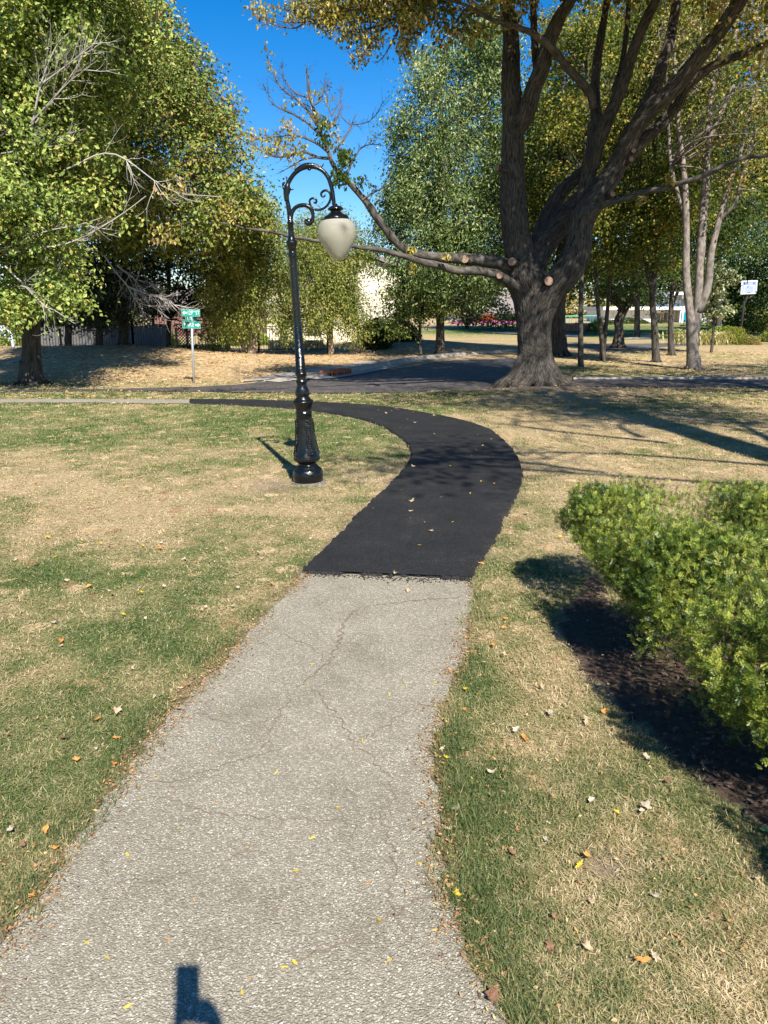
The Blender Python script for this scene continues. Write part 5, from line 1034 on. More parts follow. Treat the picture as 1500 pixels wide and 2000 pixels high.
tree('grove_tree', 'straight tree with pale blotched bark left of the multi stemmed tree', None, [[(1281,710,27,8),(1278,640,27,6.5),(1274,580,27,6),(1280,500,27,5),(1276,380,27.2,4.5),(1282,200,27.4,3.5),(1290,20,27.5,2)], [(1276,575,27,5),(1262,520,27,3.5),(1250,440,27,2.5)]], [(1290,480,26.6,80,46,2.2),(1310,390,26.6,80,70,2.8),(1280,280,27,90,80,3),(1310,150,27.2,110,90,3.2),(1290,40,27.5,120,80,3.4)], 404, LEAF_YEL, BARK_DARK, dens=8, per=50, leaf=.11, cr=.42, bias=-.08, k=26, twigs=120, fl=True, reach=1.6)
tree('grove_tree', 'thin tree with rising side branch right of the pale blotched tree', None, [[(1311,696,31,6.5),(1310,640,31,5.5),(1312,580,31,4.5),(1318,520,31,4),(1325,380,31.2,3)], [(1311,600,31,3.5),(1326,565,31,3),(1338,540,31,2.5)]], [(1335,510,30.6,60,36,2),(1350,420,30.8,80,60,2.6),(1370,300,31,100,90,3.2),(1420,440,31,90,70,3)], 405, LEAF_GREEN, BARK_DARK, dens=9, per=38, leaf=.125, cr=.45, bias=.1, k=22, twigs=80)
tree('spreading_tree', 'wide v shaped tree on the verge in front of the white garage', None, [[(1207,681,37.3,11),(1209,650,37.3,8.5),(1208,626,37.3,8.5),(1212,605,37.3,5),(1200,575,37.3,4),(1180,540,37.4,3)], [(1208,632,37.3,6),(1222,605,37.3,5.5),(1236,585,37.3,4),(1258,565,37.4,3)]], [(1205,565,37,60,26,2),(1260,575,37,50,24,2),(1180,520,37.5,70,40,2.6),(1240,520,37.5,70,40,2.6)], 406, LEAF_GREEN, BARK_DARK, dens=13, per=34, leaf=.14, cr=.42, bias=.15, k=22, twigs=80)
ST = [[(1354,728,23.6,14),(1352,690,23.6,11.5),(1352,650,23.6,12),(1347,612,23.6,8),(1340,540,23.6,7.5),(1340,440,23.6,6.5),(1336,340,23.6,5.5),(1325,240,23.7,4),(1318,120,23.8,3),(1320,0,24,2)],
      [(1354,660,23.6,10),(1362,610,23.6,9),(1366,540,23.6,8.5),(1372,440,23.6,8),(1378,360,23.6,7),(1382,280,23.6,5.5),(1388,190,23.7,4.5),(1402,120,23.8,3.5),(1420,0,24,2)],
      [(1362,610,23.6,9),(1382,560,23.5,8),(1388,500,23.4,7),(1402,440,23.3,5.5),(1418,380,23.2,4.5),(1445,300,23,3.5),(1465,220,22.9,2.5),(1480,120,22.8,2)],
      [(1378,360,23.6,5),(1384,280,23.5,4.5),(1408,225,23.4,4),(1432,165,23.3,3)], [(1405,430,23.3,4),(1436,395,23,3.2),(1452,330,22.8,2.6),(1478,250,22.6,2)], [(1340,430,23.6,4),(1312,330,23.8,3.5),(1305,220,24,2.5),(1300,100,24,2)]]
tree('multi_stem_tree', 'pale barked multi stemmed tree with gold leaves at the right', None, ST, [(1440,60,23,100,90,2.6),(1470,200,23,70,80,2.2),(1350,70,24,90,70,2.2),(1400,250,23.6,80,60,2),(1470,340,23,50,50,1.6),(1310,170,24,60,80,1.8)], 407, LEAF_TAN, BARK_PALE, dens=4.6, per=26, leaf=.10, cr=.40, bias=-.02, k=26, twigs=200, reach=1.5)
tree('pale_leaf_tree', 'small tree with big silvery pale leaves beside the right hoop', None, [[(1392,665,33,3),(1395,620,33,2.5),(1392,570,33,2)]], [(1385,560,33,34,36,1.2),(1410,540,33,30,30,1.1),(1395,600,33,30,16,.9)], 408, LEAF_PALE, BARK_DARK, dens=12, per=22, leaf=.17, cr=.25, k=12, twigs=40, fl=False, droop=1.5)
# dark trees and tall woods further back
back = [(1470,640,64,'dark tree behind the right basketball hoop',LEAF_GREEN,-.15,[(1440,560,62,60,60,4),(1500,520,60,80,90,4),(1480,610,58,60,34,3),(1400,610,70,50,36,4)]),
        (1555,650,50,'leafy green tree at the right edge behind the hoop',LEAF_GREEN,.25,[(1575,430,50,60,120,3),(1490,380,50,70,80,3.5),(1500,320,50,90,80,3.5)]),
        (1425,646,62,'bushy understorey tree left of the hoop pole',LEAF_YEL,0,[(1440,618,57,40,22,2),(1490,628,55,34,20,2)]),
        (1405,650,46,'tall full tree behind the multi stemmed tree',LEAF_YEL,.0,[(1400,340,46,120,130,5),(1450,180,47,130,130,5),(1340,220,48,100,150,5),(1380,450,46,90,40,4)]),
        (1245,650,50,'tall full tree rising above the white house',LEAF_YEL,-.1,[(1240,380,50,120,110,5),(1270,200,50,130,120,5),(1200,260,50,90,140,5),(1230,490,50,110,44,4),(1330,60,50,130,100,5),(1180,90,50,130,100,5)]),
        (1055,652,56,'tall tree rising far behind the great maple',LEAF_GREEN,.1,[(1050,400,56,110,120,5),(1000,500,56,80,60,4),(1080,540,56,80,40,4),(1090,250,56,100,120,5),(1010,300,57,70,110,4)])]
for i, (px, py, Y, lab, mt, bs, bl) in enumerate(back):
    tree('woodland_tree', lab, None, [[(px,py,Y,6),(px,py-100,Y,5),(px,min(b_[1] for b_ in bl)+20,Y,2)]], bl, 500+i, mt, BARK_DARK, dens=7.5, per=50, leaf=.0046*Y, cr=.017*Y, bias=bs, k=18, twigs=60, fl=False)
backs = [(-60,'first tree of the far belt, at the left edge of the picture',LEAF_LIME),(60,'olive tree of the far belt behind the big left trunk',LEAF_YEL),(180,'dark tree of the far belt behind the board fence',LEAF_DARK),(300,'dark tree of the far belt left of the chimney',LEAF_DARK),(480,'dull green tree of the far belt right of the chimney',LEAF_OAK),(1150,'gold green tree of the far belt beyond the swing set',LEAF_YEL),(1110,'pale autumn tree of the far belt left of the swing set',LEAF_AUT),(800,'dull green tree of the far belt behind the centre oak',LEAF_OAK),(1020,'dull green tree of the far belt behind the maple trunk',LEAF_OAK),(1390,'dark tree of the far belt behind the house with the blue door',LEAF_GREEN),(1560,'dark tree of the far belt beyond the right edge',LEAF_DARK),(1240,'green tree of the far belt behind the white garage',LEAF_GREEN),(900,'green tree of the far belt behind the house with the pink flowers',LEAF_GREEN),(1310,'green tree of the far belt above the orange door',LEAF_GREEN),(700,'green tree of the far belt behind the cream house',LEAF_GREEN)]
for i, (px, lab, mt) in enumerate(backs):
    Y = 62 if px < 600 else 108; hh = 80 if px < 600 else (62 if px in (1110, 1150) else 115)
    tree('woodland_tree', lab, None, [[(px,648,Y,4),(px,600,Y,3),(px,560,Y,2)]], [(px,645-hh*.7,Y,95 if px not in (1110, 1150) else 42,hh*.72,4.5),(px+30,630,Y,60 if px not in (1110, 1150) else 30,22,3)], 540+i, mt, BARK_DARK, dens=8, per=34, leaf=.0048*Y, cr=.016*Y, k=10, twigs=10, fl=False)
# undergrowth seen through the iron fence
for i, (px, mt, lab) in enumerate([(20,LEAF_LIME,'yellow green bush behind the left hoop'),(95,LEAF_YEL,'yellow green bush behind the fence right of the big trunk'),(235,LEAF_OAK,'dull bush behind the board fence'),(300,LEAF_OAK,'dull green bush behind the fence near the dark trunks'),(480,LEAF_OAK,'dull green bush behind the twin birch')]):
    shrub('bush', px, 690, 40, 52, 17, 1.2, mt, lab, 3800, .12)
#==PART5==
# ------------------------------------------------------------------ the great maple
HY = 17.75
hp = np.array([P(1042, 760, HY)[0], HY, 0.0])
hero = thing('maple_tree', tuple(hp), 'great spreading maple with massive flared trunk, many rising limbs and sawn stubs', 'tree')
def pl_of(spec, n=None):
    pts = []
    for (px, py, dY, w) in spec:
        p = P(px, py, HY+dY); pts.append([*p, w*.5*M1500(HY+dY, p[2])])
    return smooth_line(np.array(pts), n or max(10, int(len(pts)*5)))
thick = [
 [(1043,775,0,84),(1042,745,0,74),(1042,720,0,69),(1044,690,0,66),(1043,650,0,65),(1040,610,0,69),(1036,575,0,72),(1030,548,0,80),(1022,520,0,66),(1014,490,0,56),(1008,453,0,53),(1003,413,.0,50),(1001,373,.05,48),(1001,333,.1,46),(1001,293,.1,43),(1002,250,.15,42),(1001,213,.2,40),(998,170,.2,37),(998,133,.25,35),(998,90,.3,33),(996,53,.3,31),(990,10,.35,28),(984,-60,.4,24),(975,-160,.5,18)],
 [(1008,250,.1,34),(1022,235,.0,34),(1034,200,-.1,33),(1043,170,-.2,32),(1060,128,-.3,31),(1072,85,-.4,29),(1092,35,-.5,26),(1115,0,-.6,23),(1150,-60,-.8,18),(1180,-140,-1,12)],
 [(1050,150,-.1,17),(1046,110,-.0,16),(1043,60,.1,14),(1041,0,.2,13),(1036,-80,.3,9)],
 [(1046,640,-.05,50),(1060,600,-.15,52),(1076,568,-.25,54),(1096,545,-.35,56),(1113,522,-.4,56),(1126,496,-.4,54),(1131,470,-.4,49),(1133,445,-.35,46),(1140,424,-.3,48),(1158,398,-.25,47),(1178,368,-.2,42),(1200,330,-.2,40),(1217,300,-.3,37),(1233,262,-.5,35),(1260,226,-.7,34),(1285,200,-.9,33),(1310,178,-1.0,32),(1340,144,-1.2,31),(1365,112,-1.4,30),(1390,80,-1.6,28),(1415,48,-1.8,29),(1447,-2,-2.1,27),(1500,-70,-2.5,22)],
 [(1030,560,.1,62),(1038,520,.15,58),(1050,490,.25,54),(1068,468,.35,48),(1088,442,.4,44),(1111,416,.4,42),(1132,394,.4,38),(1156,376,.4,31),(1184,349,.4,29),(1218,316,.45,27),(1255,275,.55,26),(1278,254,.6,25),(1298,234,.6,23),(1325,204,.5,21),(1340,170,.1,21),(1358,154,.0,20),(1393,128,-.2,18),(1447,107,-.4,16),(1500,85,-.6,14),(1600,40,-1,10)],
 [(1046,520,.3,34),(1052,480,.5,35),(1062,440,.7,33),(1078,405,.8,30),(1098,375,.9,28),(1122,352,.9,25),(1148,325,.8,22),(1158,296,.7,20)],
 [(1130,408,.1,30),(1143,375,.1,32),(1148,350,.1,31),(1153,320,.1,30),(1158,290,.1,28),(1160,267,.1,27),(1165,240,.2,25),(1164,213,.3,22),(1162,175,.4,20),(1165,133,.5,18),(1170,95,.6,17),(1176,60,.6,16),(1186,0,.7,14),(1200,-80,.8,10)],
 [(1160,330,.0,24),(1164,298,-.1,27),(1176,258,-.2,27),(1191,224,-.3,26),(1205,192,-.4,25),(1219,158,-.5,24),(1233,112,-.6,22),(1246,75,-.7,21),(1260,43,-.8,20),(1284,-5,-.9,18),(1320,-80,-1.2,13)],
 [(1198,180,-.3,14),(1212,140,-.1,13),(1218,107,.0,12),(1224,60,.2,11),(1228,0,.3,10),(1232,-60,.4,8)],
 [(1232,275,-.4,26),(1246,240,-.3,27),(1262,208,-.2,26),(1276,178,-.1,25),(1288,148,.0,24),(1296,118,.1,22),(1306,85,.1,21),(1314,50,.2,20),(1322,0,.2,18),(1335,-80,.3,13)],
 [(1012,532,.0,27.20),(990,520,-.1,28.80),(968,512,-.2,26.40),(940,508,-.35,24.00),(915,506,-.5,21.60),(885,506,-.7,20.00),(855,502,-.9,18.40),(825,498,-1.1,16.80),(800,490,-1.25,16.00),(775,472,-1.4,15.20),(752,448,-1.5,15.20),(734,425,-1.6,15.20),(722,404,-1.65,13.60),(708,384,-1.7,12.00),(694,368,-1.75,11.20),(672,348,-1.8,10.00),(660,335,-1.85,9.60),(647,315,-1.9,8.40),(639,290,-1.9,7.20),(628,262,-1.95,5.60),(616,226,-2,4.40),(606,193,-2.05,3.20),(601,158,-2.1,2.40),(598,130,-2.1,1.28)],
 [(1022,566,-.15,24),(998,552,-.35,20),(975,538,-.5,18),(950,532,-.7,17),(925,529,-.9,16),(895,528,-1.1,15),(865,521,-1.3,15),(838,515,-1.5,14),(812,506,-1.7,12),(785,498,-1.9,11),(757,491,-2.0,9.5),(725,485,-2.2,8.5),(690,481,-2.4,8),(655,476,-2.6,7.5),(620,470,-2.8,7),(590,465,-3,6.5),(555,458,-3.2,6),(520,451,-3.4,5),(480,446,-3.6,4),(430,436,-3.9,3)],
 [(1148,430,-.5,14),(1165,410,-.7,14),(1180,400,-.9,13),(1197,394,-1.1,13),(1230,384,-1.4,12),(1265,374,-1.7,11.5),(1292,368,-1.9,11),(1319,360,-2.1,10.5),(1345,353,-2.3,10),(1372,344,-2.4,10),(1396,332,-2.6,9.5),(1420,320,-2.7,9),(1441,312,-2.9,8.5),(1462,307,-3,8),(1500,303,-3.2,8),(1560,298,-3.5,6)],
 [(1160,212,.1,15),(1153,187,.0,17),(1135,162,-.2,17),(1118,142,-.35,17),(1105,128,-.5,17),(1088,106,-.7,16),(1073,91,-.9,15),(1052,74,-1.1,14),(1031,60,-1.3,12),(1010,53,-1.5,11),(988,47,-1.7,9),(964,38,-1.9,8.5),(940,28,-2.1,8),(915,14,-2.3,7),(887,4,-2.5,6),(850,-8,-2.7,5)],
]
mbh = MB(); cen = []
for k, sp in enumerate(thick):
    L = pl_of(sp, max(14, len(sp)*6))
    if k == 0: L[0, 2] = -.25
    big = k < 10
    if big: tube(mbh, L[:, :3], L[:, 3]*(1+.05*(fbm(L[:, :3]*2.2+k, 2, k)-.5)*2), 28)
    cen.append((L, big))
# root flare: radiating buttresses
rr = np.random.default_rng(77); r0 = .50
for a, Ln, ht in [(-2.95, 1.25, .75), (-2.5, .95, .6), (-2.05, 1.0, .62), (-1.55, .8, .5), (-1.1, 1.15, .6), (-.55, 1.35, .66), (-.1, 1.6, .7), (.6, 1.1, .6), (1.3, .9, .6), (2.0, .9, .6), (2.7, 1.1, .6), (3.05, 1.3, .5)]:
    d = np.array([math.cos(a), math.sin(a), 0]); s_ = np.array([-d[1], d[0], 0])*rr.uniform(-.15, .15); Ln *= .58
    q = smooth_line(np.array([hp+d*.16+[0, 0, ht*1.15], hp+d*.36+[0, 0, ht*.62], hp+d*.60+[0, 0, ht*.27], hp+d*(.55+.35*Ln)+s_+[0, 0, .10], hp+d*(.2+Ln)+s_*2+[0, 0, .0], hp+d*(.45+Ln*1.15)+s_*3+[0, 0, -.09]]), 26)
    rad = np.interp(np.linspace(0, 1, 26), [0, .3, .5, .75, 1], [.19, .17, .12, .075, .04]); tube(mbh, q, rad, 14); cen.append((np.column_stack([q, rad]), True))
tmp = bpy.data.objects.new('tmp_hero', mbh.mesh('tmp_hero', BARK_HERO)); COL.objects.link(tmp)
md = tmp.modifiers.new('r', 'REMESH'); md.mode = 'VOXEL'; md.voxel_size = .03
s2 = tmp.modifiers.new('s', 'SMOOTH'); s2.iterations = 7; s2.factor = .5
s3 = tmp.modifiers.new('u', 'SUBSURF'); s3.levels = 1; s3.render_levels = 1; s3.subdivision_type = 'CATMULL_CLARK'
bpy.context.view_layer.update()
ev = tmp.evaluated_get(bpy.context.evaluated_depsgraph_get()); me = bpy.data.meshes.new_from_object(ev); bpy.data.objects.remove(tmp)
n = len(me.vertices); V = np.zeros(n*3, np.float32); me.vertices.foreach_get('co', V); V = V.reshape(-1, 3).astype(float)
NN = np.zeros(n*3, np.float32); me.vertices.foreach_get('normal', NN); NN = NN.reshape(-1, 3)
# bark coordinates: offset from the nearest limb axis + distance along it
S = []; Sp = []; 
for ci, (L, big) in enumerate(cen):
    if not big: continue
    pts = L[:, :3]; T = np.gradient(pts, axis=0); T /= np.linalg.norm(T, axis=1)[:, None]; s = np.r_[0, np.cumsum(np.linalg.norm(np.diff(pts, axis=0), axis=1))]
    ref = np.array([0, 1., 0]); Nn = np.zeros_like(pts); a = np.cross(T[0], ref); a /= np.linalg.norm(a); Nn[0] = a
    for i in range(1, len(pts)): a = Nn[i-1]-T[i]*(Nn[i-1]@T[i]); Nn[i] = a/np.linalg.norm(a)
    for i in range(len(pts)): S.append(pts[i]); Sp.append((T[i], Nn[i], s[i]+ci*3.1, L[i, 3]))
kd = kdtree.KDTree(len(S))
for i, p in enumerate(S): kd.insert(Vector(p), i)
kd.balance()
S = np.array(S); Tt = np.array([q[0] for q in Sp]); Nt = np.array([q[1] for q in Sp]); st = np.array([q[2] for q in Sp]); rt = np.array([q[3] for q in Sp]); Bt = np.cross(Tt, Nt)
idx = np.array([min(kd.find_n(Vector(v), 3), key=lambda h: h[2]-.6*rt[h[1]])[1] for v in V])
o = V-S[idx]; al = (o*Tt[idx]).sum(1); bk = np.column_stack([(o*Nt[idx]).sum(1), (o*Bt[idx]).sum(1), st[idx]+al])
rad = rt[idx]; amp = np.clip(rad/.35, .12, 1)
q = bk*np.array([24, 24, 4.6])+.9*(fbm(bk*6, 2, 3)-.5)[:, None]; rid = 1-np.abs(fbm(q, 3, 41)*2-1)*2.2
lump = fbm(V*3.2, 3, 9)-.5
V = V+NN*(rid*.013*amp+lump*.08*amp)[:, None]
me.vertices.foreach_set('co', V.astype(np.float32).ravel())
for nm in list(me.attributes.keys()):
    if nm in ('bk', 'tint'): me.attributes.remove(me.attributes[nm])
at = me.attributes.new('bk', 'FLOAT_VECTOR', 'POINT'); at.data.foreach_set('vector', bk.astype(np.float32).ravel())
me.polygons.foreach_set('use_smooth', np.ones(len(me.polygons), bool)); me.materials.clear(); me.materials.append(BARK_HERO); me.update()
me.transform(Matrix.Translation(-Vector(hp))); tr_ = bpy.data.objects.new('trunk', me); COL.objects.link(tr_); tr_.parent = hero
limb_names = {10: 'low limb bending up to a thin leafless crown', 11: 'pale thin low limb reaching far left', 12: None, 13: None}
for k in (10, 11, 12, 13):
    L = cen[k][0]; m = MB(); tube(m, L[:, :3]+(fbm(np.column_stack([L[:, :3]*3]), 2, k)[:, None]-.5)*.05*np.array([1, 1, 1]), L[:, 3]*(1+.14*(fbm(L[:, :3]*7, 2, k+3)-.5)*2), 14, rough=.08, seed=k); rg = np.random.default_rng(600+k)
    o = part(m, 'limb', BARK_LIMB, hero, smooth=True)
    if limb_names[k]: o['label'] = limb_names[k]
# sawn stubs
CUT = simple('sawn_wood', (.27, .17, .11), .7, noise=.25, nscale=30)
for (px, py, dY, r, dx, dz, dy) in [(1000,511,-.50,7.5,-.25,.05,-1),(1072,549,-.60,8,-.05,.1,-1),(908,506,-.72,7,-.3,.1,-1),(1197,379,-.62,5,.1,.3,-1),(1233,311,-.6,4.5,.1,.2,-1),(1238,294,-.6,4,0,.1,-1),(972,328,-.2,6,-1,.1,-.4),(976,538,-.75,6,-.1,.2,-1)]:
    c = P(px, py, HY+dY); mm = M1500(HY, c[2]); d = np.array([dx, dy, dz]); d = d/np.linalg.norm(d); R = r*mm
    m = MB(); tube(m, np.array([c-d*.22, c-d*.08, c-d*.02, c]), [R*1.35, R*1.2, R*1.12, R*1.02], 18, cap=False, rough=.08); o = part(m, 'cut_stub', BARK_HERO, hero, smooth=True)
    m = MB(); t = np.linspace(0, 2*math.pi, 18, endpoint=False); a = np.cross(d, [0, 0, 1]); a /= np.linalg.norm(a); b2 = np.cross(d, a); Vc = np.vstack([c+d*.006, c+(np.outer(np.cos(t), a)+np.outer(np.sin(t), b2))*R+d*.002]); i = np.arange(18)
    m.add(Vc, None, np.column_stack([np.zeros(18, int), 1+i, 1+(i+1) % 18])); m.add(Vc+d*.0, None, np.column_stack([np.zeros(18, int), 1+(i+1) % 18, 1+i])); l = np.array(hero.location); m.v = [v-l for v in m.v[:1]]; m.t = m.t[:1]; m.tm = m.tm[:1]; m.a = m.a[:1]; m.bk = m.bk[:1]; m.n = 19
    oc = bpy.data.objects.new('cut_face', m.mesh('cut_face', CUT)); COL.objects.link(oc); oc.parent = o
# bare twigs at the end of the low limb (traced), and the overhanging top branches
X3 = lambda cx, cy: (480+cx*.2267, cy*.2267)
def traced(paths, dY, r0, r1, name, mat, kid=5, L=.35, up=.5, seed=1):
    m = MB(); rg = np.random.default_rng(seed); allp = []
    for pth, sc in paths:
        pts = []
        for i, c in enumerate(pth):
            px, py = X3(*c); pts.append(P(px, py, HY+dY+.12*i*(1 if seed % 2 else -1)+rg.normal(0, .03)))
        pl = smooth_line(np.array(pts), 8*len(pts)); tube(m, pl, np.linspace(r0*sc, r1, len(pl)), 6, cap=False); allp.append(pl)
        nk = int(len(pl)*kid/10)
        for k in range(nk):
            j = rg.integers(len(pl)//5, len(pl)-1); d = pl[j]-pl[j-1]; d /= np.linalg.norm(d); s_ = rg.normal(0, .6, 3)*[1, .5, 1]; twiggy(m, pl[j], d+s_, L*rg.uniform(.3, 1), .0045, 1 if rg.uniform() < .4 else 0, rg, up, 3)
    part(m, name, mat, hero, smooth=False); return allp
bare = [([(650,1170),(520,1050),(400,980),(290,930),(220,880),(190,800),(150,735)],1),([(620,1080),(540,960),(440,860),(330,780),(260,680),(220,590),(170,440)],1),([(590,950),(540,850),(430,800),(340,690),(300,550)],.8),([(600,900),(650,850),(690,710)],.7),([(690,1130),(780,1030),(830,900)],.7),([(740,1000),(810,870),(820,760)],.5),([(740,1000),(700,870),(710,700)],.5),
        ([(755,1310),(840,1210),(900,1100),(940,1000)],.9),([(710,1310),(620,1240),(500,1185),(400,1165),(300,1175),(160,1190),(40,1220)],1.1),([(725,1365),(620,1355),(500,1310),(380,1340),(250,1350),(120,1290),(50,1240)],1.2),([(600,1355),(480,1380),(380,1440),(300,1480)],.7),([(860,1560),(900,1430),(990,1280),(1080,1245),(1180,1250)],.9),([(1000,1725),(1120,1650),(1240,1590)],1),([(820,1000),(900,1070),(1040,1055),(1130,980),(1185,870)],.35),([(600,1000),(560,850),(540,700),(525,570)],.9),([(640,1150),(600,1020),(560,930),(500,900),(400,910)],.6)]
AP = traced(bare, -2.0, .026, .005, 'bare_twigs', TWIG, kid=7, L=.30)
rg = np.random.default_rng(91)
def leafspots(spots, n, size, tint, mat, name, cr, droop=2.2, dY=-2.0, wid=.6):
    C = []; tt = []
    for (cx, cy, rx, ry, w) in spots:
        k = int(n*w); px = 480+(cx+rg.uniform(-1, 1, k)*rx)*.2267; py = (cy+rg.uniform(-1, 1, k)*ry)*.2267
        for a, b_ in zip(px, py): C.append(P(a, b_, HY+dY+rg.normal(0, .35))); tt.append(tint+rg.normal(0, .22))
    C = np.array(C); tt = np.array(tt); idx = np.repeat(np.arange(len(C)), 5); pts = C[idx]+rg.normal(0, cr, (len(idx), 3)); m = MB(); leaves(m, pts, size, rg, droop=droop, up=.1, tint=np.clip(tt[idx]+rg.normal(0, .12, len(idx)), 0, 1), wid=wid); part(m, name, mat, hero)
leafspots([(250,1180,190,40,.7),(340,1290,160,50,1.),(430,1380,60,60,.3),(360,1100,30,40,.25),(60,1200,40,60,.2),(180,440,20,40,.08),(215,560,15,60,.08),(620,900,70,90,.15),(560,1000,90,70,.2),(720,1100,70,60,.22),(800,1230,40,60,.2),(130,1290,60,20,.2),(1100,1210,80,40,.08),(450,880,150,60,.12),(700,830,80,80,.1)], 42, .075, .55, LEAF_TAN, 'sparse_leaves', .05)
leafspots([(835,1370,45,70,1.1),(820,1540,60,60,1.1),(660,1080,30,60,.4),(680,1220,40,50,.4),(985,1580,18,40,.25),(900,1340,25,60,.3),(1080,1620,30,30,.12)], 40, .085, .55, LEAF_GREEN, 'ivy_leaves', .05)
top = [([(1500,290),(1320,240),(1180,200),(1000,190),(880,195)],1),([(1290,165),(1130,300),(1060,400),(1000,460),(930,500),(880,440)],.9),([(1320,240),(1240,400),(1170,510),(1110,545)],.6),([(900,60),(700,110),(600,170),(480,190),(350,190),(200,150)],1),([(520,185),(430,240),(300,230),(170,180)],.6),([(1380,-60),(1392,150),(1390,300),(1380,460)],.5),([(1500,40),(1200,20),(900,-10),(600,10),(450,40),(370,110)],1.2),([(1500,90),(1300,110),(1000,80),(760,100),(560,80)],1.1),([(1200,200),(1080,240),(950,260),(860,290),(800,300)],.8)]
HYs = HY; HY = 16.0
traced(top, 0, .03, .006, 'top_twigs', TWIG, kid=5, L=.3, up=-.2, seed=2)
# leafy top branches: leaves hang in dense drooping bunches
T_ = [(560,60,190,60,3.2),(760,100,180,90,5.),(1000,80,200,80,5.),(1250,70,200,80,4.4),(1450,100,120,90,2.4),(430,120,60,60,1.),(1380,380,36,110,2.0),(1390,200,60,60,1.),(90,90,40,28,.5),(180,120,50,24,.5),(700,210,50,50,.7),(860,290,50,60,1.0),(960,270,60,30,.8),(1090,330,50,50,.8),(1030,420,40,50,.7),(960,490,40,20,.4),(1180,270,60,40,.5),(1480,180,120,60,1.6)]
leafspots(T_, 34, .082, .45, LEAF_TAN, 'yellow_leaves', .10, droop=2.6, dY=0)
HY = HYs
# upper canopy (mostly above the frame) and the leaf bunches on the outstretched limbs
bl = [(1150,-420,13.5,260,140,2.4),(1350,-380,13.5,200,120,2.4),(1000,-420,13,160,120,2),(1120,-150,17,190,90,3),(1350,-230,15.5,260,110,2.6),(1650,-200,16,200,130,3),(1500,-330,13.5,260,130,2.4),(880,-190,15.2,170,70,2.2),(1060,-240,14.4,150,70,2.0),(760,-180,15.6,130,50,1.8),(1330,-170,16.5,190,100,3.5),(960,-130,16.5,150,80,3),(800,-60,15.6,170,46,2),(940,-10,16,90,40,1.6),(1500,-60,15.5,140,90,3),(1480,60,16,60,60,1.5),(1240,-330,17,300,120,4),(880,30,16,60,24,1)]
crown_of(bl, rg, LEAF_TAN, hero, dens=2.6, per=46, leaf=.12, cr=.38, flat=.6, droop=2, bias=.04)
bl = [(375,368,14.2,56,14,.5),(330,455,14.0,44,14,.5),(390,440,14.1,50,14,.5),(450,410,14.2,36,18,.5),(530,440,14.5,18,10,.3)]
crown_of(bl, rg, LEAF_TAN, hero, dens=9, per=10, leaf=.08, cr=.15, flat=.8, droop=2.5, bias=.1, name='leaf_bunch')
bl = [(860,525,16.2,8,9,.1),(805,488,16.0,8,8,.1),(806,520,16,6,5,.1),(870,500,16.2,8,6,.1),(1250,390,15.9,9,9,.1),(1310,350,15.6,9,6,.1)]
crown_of(bl, rg, LEAF_TAN, hero, dens=14, per=7, leaf=.13, cr=.05, flat=.8, droop=2.5, bias=.1, name='leaf_bunch')

# ------------------------------------------------------------------ tree behind the photographer's right whose shade falls over path and lawn
def off_tree():
    rg = np.random.default_rng(808); root = thing('shade_tree', (6.6, 2.6, 0), 'leafy tree just outside the frame at right whose shade crosses the lawn', 'tree'); m = MB()
    t = smooth_line(np.array([[6.75, 2.6, -.1, .5], [6.75, 2.6, 1.5, .42], [6.75, 2.6, 4, .38], [6.85, 2.6, 7, .34], [7.4, 2.6, 10.3, .30], [7.75, 2.6, 13.6, .2]]), 30); tube(m, t[:, :3], t[:, 3], 12, rough=.1)
    lim = [([6.75,2.6,4.6],[5.2,1.2,6.9],[3.4,.5,8.4],.07),([6.8,2.6,6.0],[4.9,2.5,7.2],[3.2,1.6,8.0],.06),([6.8,2.6,6.5],[6.6,3.8,8.8],[6.4,4.6,11],.12),([6.3,2.8,4.6],[7.4,3.4,7],[8.4,4,9],.2),([6,3,8],[6.6,2,10],[7.6,1.2,12],.07),([6,3.1,7.4],[5.0,2.4,9.6],[5.6,1.6,11.5],.07),([4.6,1.2,7.3],[3.6,1.6,7.6],[2.6,1.0,7.9],.05)]
    for a, b_, c, r in lim:
        q = smooth_line(np.array([a, b_, c]), 14); tube(m, q, np.linspace(r, .02, 14), 8)
        for k in range(9): j = rg.integers(5, 13); d = q[j]-q[j-1]; twiggy(m, q[j], d/np.linalg.norm(d)+rg.normal(0, .6, 3), 1.4, .02, 1, rg, .2, 4)
    part(m, 'trunk', BARK_DARK, root, smooth=True)
    C = []
    for (c, R, n_) in (((6.4,3.6,12.2),(2.3,2.3,1.8),60),((7.6,3.4,11),(2.2,2.2,2),60),((7.5,1.8,12.5),(2.2,2,2),50),((4.6,5.0,11.4),(1.8,1.8,1.2),40),((8.6,4.4,9),(1.6,1.6,1.4),36),((9.5,3.0,6.0),(1.8,1.4,2.0),36),((7.6,6.4,9.4),(2.0,2.0,1.4),50),((3.1,.9,8.2),(1.3,1.5,.7),15),((6.4,8.4,11.5),(1.8,1.6,1.2),34),((9.6,8.0,10.5),(2.2,2,1.4),50)):
        d = rg.normal(size=(n_, 3)); d /= np.linalg.norm(d, axis=1)[:, None]; C.append(np.array(c)+d*(rg.uniform(0, 1, n_)**.5)[:, None]*np.array(R))
    C = np.vstack(C); idx = np.repeat(np.arange(len(C)), 40); pts = C[idx]+rg.normal(0, 1, (len(idx), 3))*[.35, .35, .22]; m = MB(); leaves(m, pts, .13, rg, tint=rg.uniform(0, .8, len(idx))); part(m, 'crown', LEAF_OAK, root)
off_tree()
